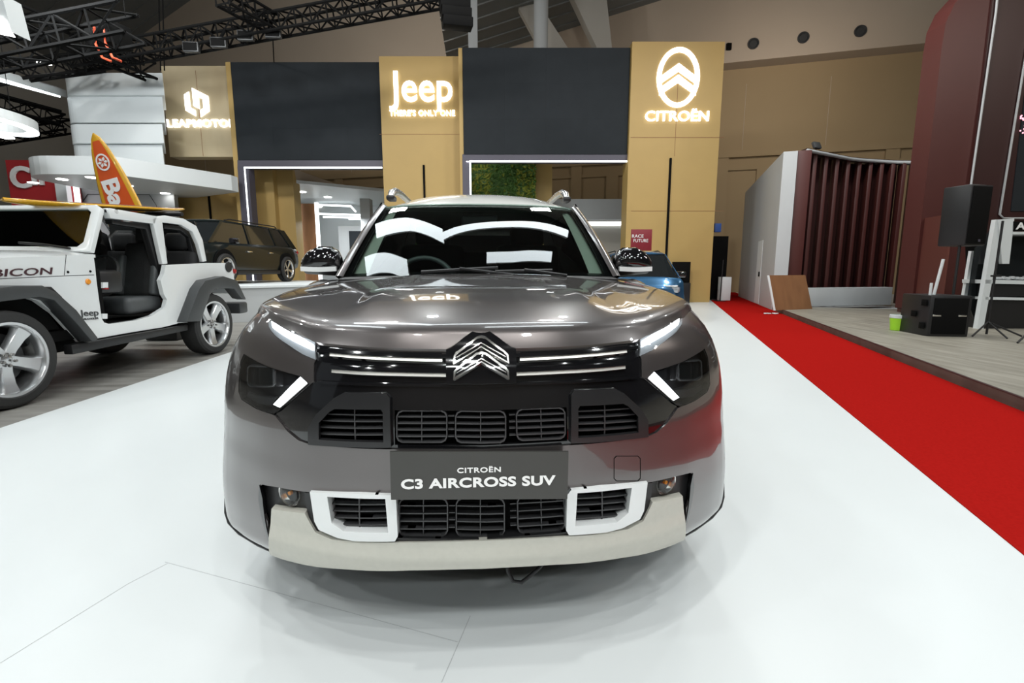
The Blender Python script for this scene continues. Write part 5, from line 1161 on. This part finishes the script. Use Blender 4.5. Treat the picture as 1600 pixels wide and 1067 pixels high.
# white framed cabinet
DCb = 8.6; CB = thing('display_cabinet', 'white framed display cabinet with dark shelves at the right edge', 'cabinet', tuple(ath(1570, 520, DCb)[:2]) + (.1,))
def cq(name, l, D, t, m): return prism(name, [ath(x, y, D) for x, y in l], HD * t, m, CB)
cq('cabinet_back', [(1512, 385), (1700, 345), (1700, 540), (1515, 478)], DCb + .5, .05, 'void')
cq('cabinet_post', [(1556, 343), (1568, 343), (1536, 517), (1526, 517)], DCb, .08, 'stand_white')
cq('cabinet_post', [(1518, 392), (1524, 392), (1511, 470), (1505, 470)], DCb + .4, .06, 'stand_white')
cq('cabinet_header', [(1560, 343), (1585, 341), (1577, 412), (1566, 412)], DCb - .02, .06, 'stand_white')
for y0, y1 in ((437, 443), (464, 468), (519, 524)): cq('shelf', [(1540, y0), (1700, y0 + 3), (1700, y1 + 3), (1540, y1)], DCb, .45, 'stand_white')
cq('cabinet_drawer', [(1543, 444), (1700, 447), (1700, 463), (1541, 463)], DCb + .03, .3, 'black_plastic'); cq('cabinet_drawer', [(1540, 469), (1700, 471), (1700, 519), (1532, 518)], DCb + .03, .3, 'black_plastic')
cq('cabinet_sign', [(1583, 346), (1700, 344), (1700, 361), (1582, 361)], DCb - .02, .05, 'void'); cq('shelf', [(1582, 362), (1700, 362), (1700, 366), (1582, 366)], DCb - .02, .3, 'stand_white')
p = ath(1595, 353, DCb - .05); text('sign_letter', 'A', 'letter_white', CB, .16, face_mat(p, RX), .004, .004, width=.16)
for i in range(7): q = ath(1560 + i * 7, 433 + random.random() * 3, DCb + .1); box('shelf_stone', q, (.09, .07, .05), 'pale_grey', CB, .02, 2, rz(random.uniform(0, 90)))
cq('cabinet_side', [(1524, 388), (1556, 350), (1528, 515), (1512, 470)], DCb + .2, .02, 'dark_glass'); cq('cabinet_window', [(1560, 366), (1700, 366), (1700, 440), (1546, 437)], DCb + .3, .02, 'dark_glass')
for (xt, yt, xb, yb_, lb) in ((1567, 345, 1541, 524, 'black tripod stand in front of the white framed cabinet'), (1640, 400, 1612, 534, 'black tripod stand cut by the right edge of the picture')):
    g = onz(xb, yb_, .1); tp = ath(xt, yt, g @ HD); TS = thing('tripod_stand', lb, 'stand', (g[0], g[1], .1))
    tube('pole', [(g[0], g[1], .12), (tp[0], tp[1], tp[2])], .016, 'black_plastic', TS, 8); box('clamp', (tp[0] * .35 + g[0] * .65 + .02, tp[1] * .35 + g[1] * .65, 1.05), (.16, .04, .03), 'black_plastic', TS, .008)
    for t in (200, 255, 330):
        dr = np.array((math.cos(math.radians(t)), math.sin(math.radians(t)), 0)); tube('leg', [(g[0], g[1], .32), tuple(np.array((g[0], g[1], .112)) + dr * .42)], .013, 'black_plastic', TS, 6)
# beside the pylon
c = ath(1002, 375, 15.5); PO = thing('poster', 'crimson poster board on a thin stand in front of the emblem pylon', 'poster', (c[0], c[1], 0))
k = 15.5 / FPX; zc = float(c[2]); box('poster_board', (c[0], c[1], zc), (32 * k, .03, 32 * k), 'poster', PO, .004, 2, rz(-3.7))
text('poster_word', 'RACE', 'letter_white', PO, .14, face_mat((c[0] - .12, c[1] - .015, zc + .12), RX), .003, 0, width=.36); text('poster_word', 'FUTURE', 'letter_white', PO, .14, face_mat((c[0] - .02, c[1] - .02, zc - .02), RX), .003, 0, width=.46)
tube('poster_stand', [(c[0], c[1] + .03, 0), (c[0], c[1] + .03, zc)], .02, 'black_plastic', PO, 8); box('stand_foot', (c[0], c[1] + .03, .012), (.4, .3, .024), 'black_plastic', PO, .008)
c = onz(1066, 474, 0); CS = thing('equipment_case', 'black equipment stack between the blue car and the emblem pylon', 'case', tuple(c)); D_ = c @ HD; k = D_ / FPX
box('case_body', (c[0], c[1] + .3, .35), (26 * k, .5, .70), 'black_plastic', CS, .02); q = ath(1064, 426, D_ + .3); box('case_screen', (q[0], q[1], q[2]), (29 * k, .06, 34 * k), 'void', CS, .01); box('screen_neck', (q[0], q[1], .78), (.1, .06, .3), 'black_plastic', CS, .01)
c = onz(1128, 470, 0); D_ = c @ HD; k = D_ / FPX; DP = thing('dark_panel', 'tall black panel standing beside the foot of the emblem pylon', 'panel', (c[0], c[1] + .5, 0)); zt = float(ath(1128, 369, D_ + .5)[2])
box('panel_sheet', (c[0] + .05, c[1] + .5, zt / 2), (25 * k, .06, zt), 'void', DP, .01); box('panel_foot', (c[0] + .05, c[1] + .5, .02), (25 * k, .4, .04), 'black_plastic', DP, .008)
WBx = thing('sign_stand', 'small white box with a black pole beside the black panel', 'sign stand', (c[0], c[1], 0)); box('white_box', (c[0] + .06, c[1], .45), (15 * k, .3, .86), 'stand_white', WBx, .01); tube('pole', [(c[0] - .18, c[1] - .2, .0), (c[0] - .15, c[1] - .2, 1.5)], .02, 'black_plastic', WBx, 8); box('pole_foot', (c[0] - .18, c[1] - .2, .012), (.3, .3, .024), 'black_plastic', WBx, .006)
q = ath(1120, 356, 17.6); tag(box('blue_box', q, (.24, .2, .3), mat('blue_plastic', (.03, .08, .28), .5, noise=.05), None, .02), 'small blue box fixed to the side of the emblem pylon', 'box')
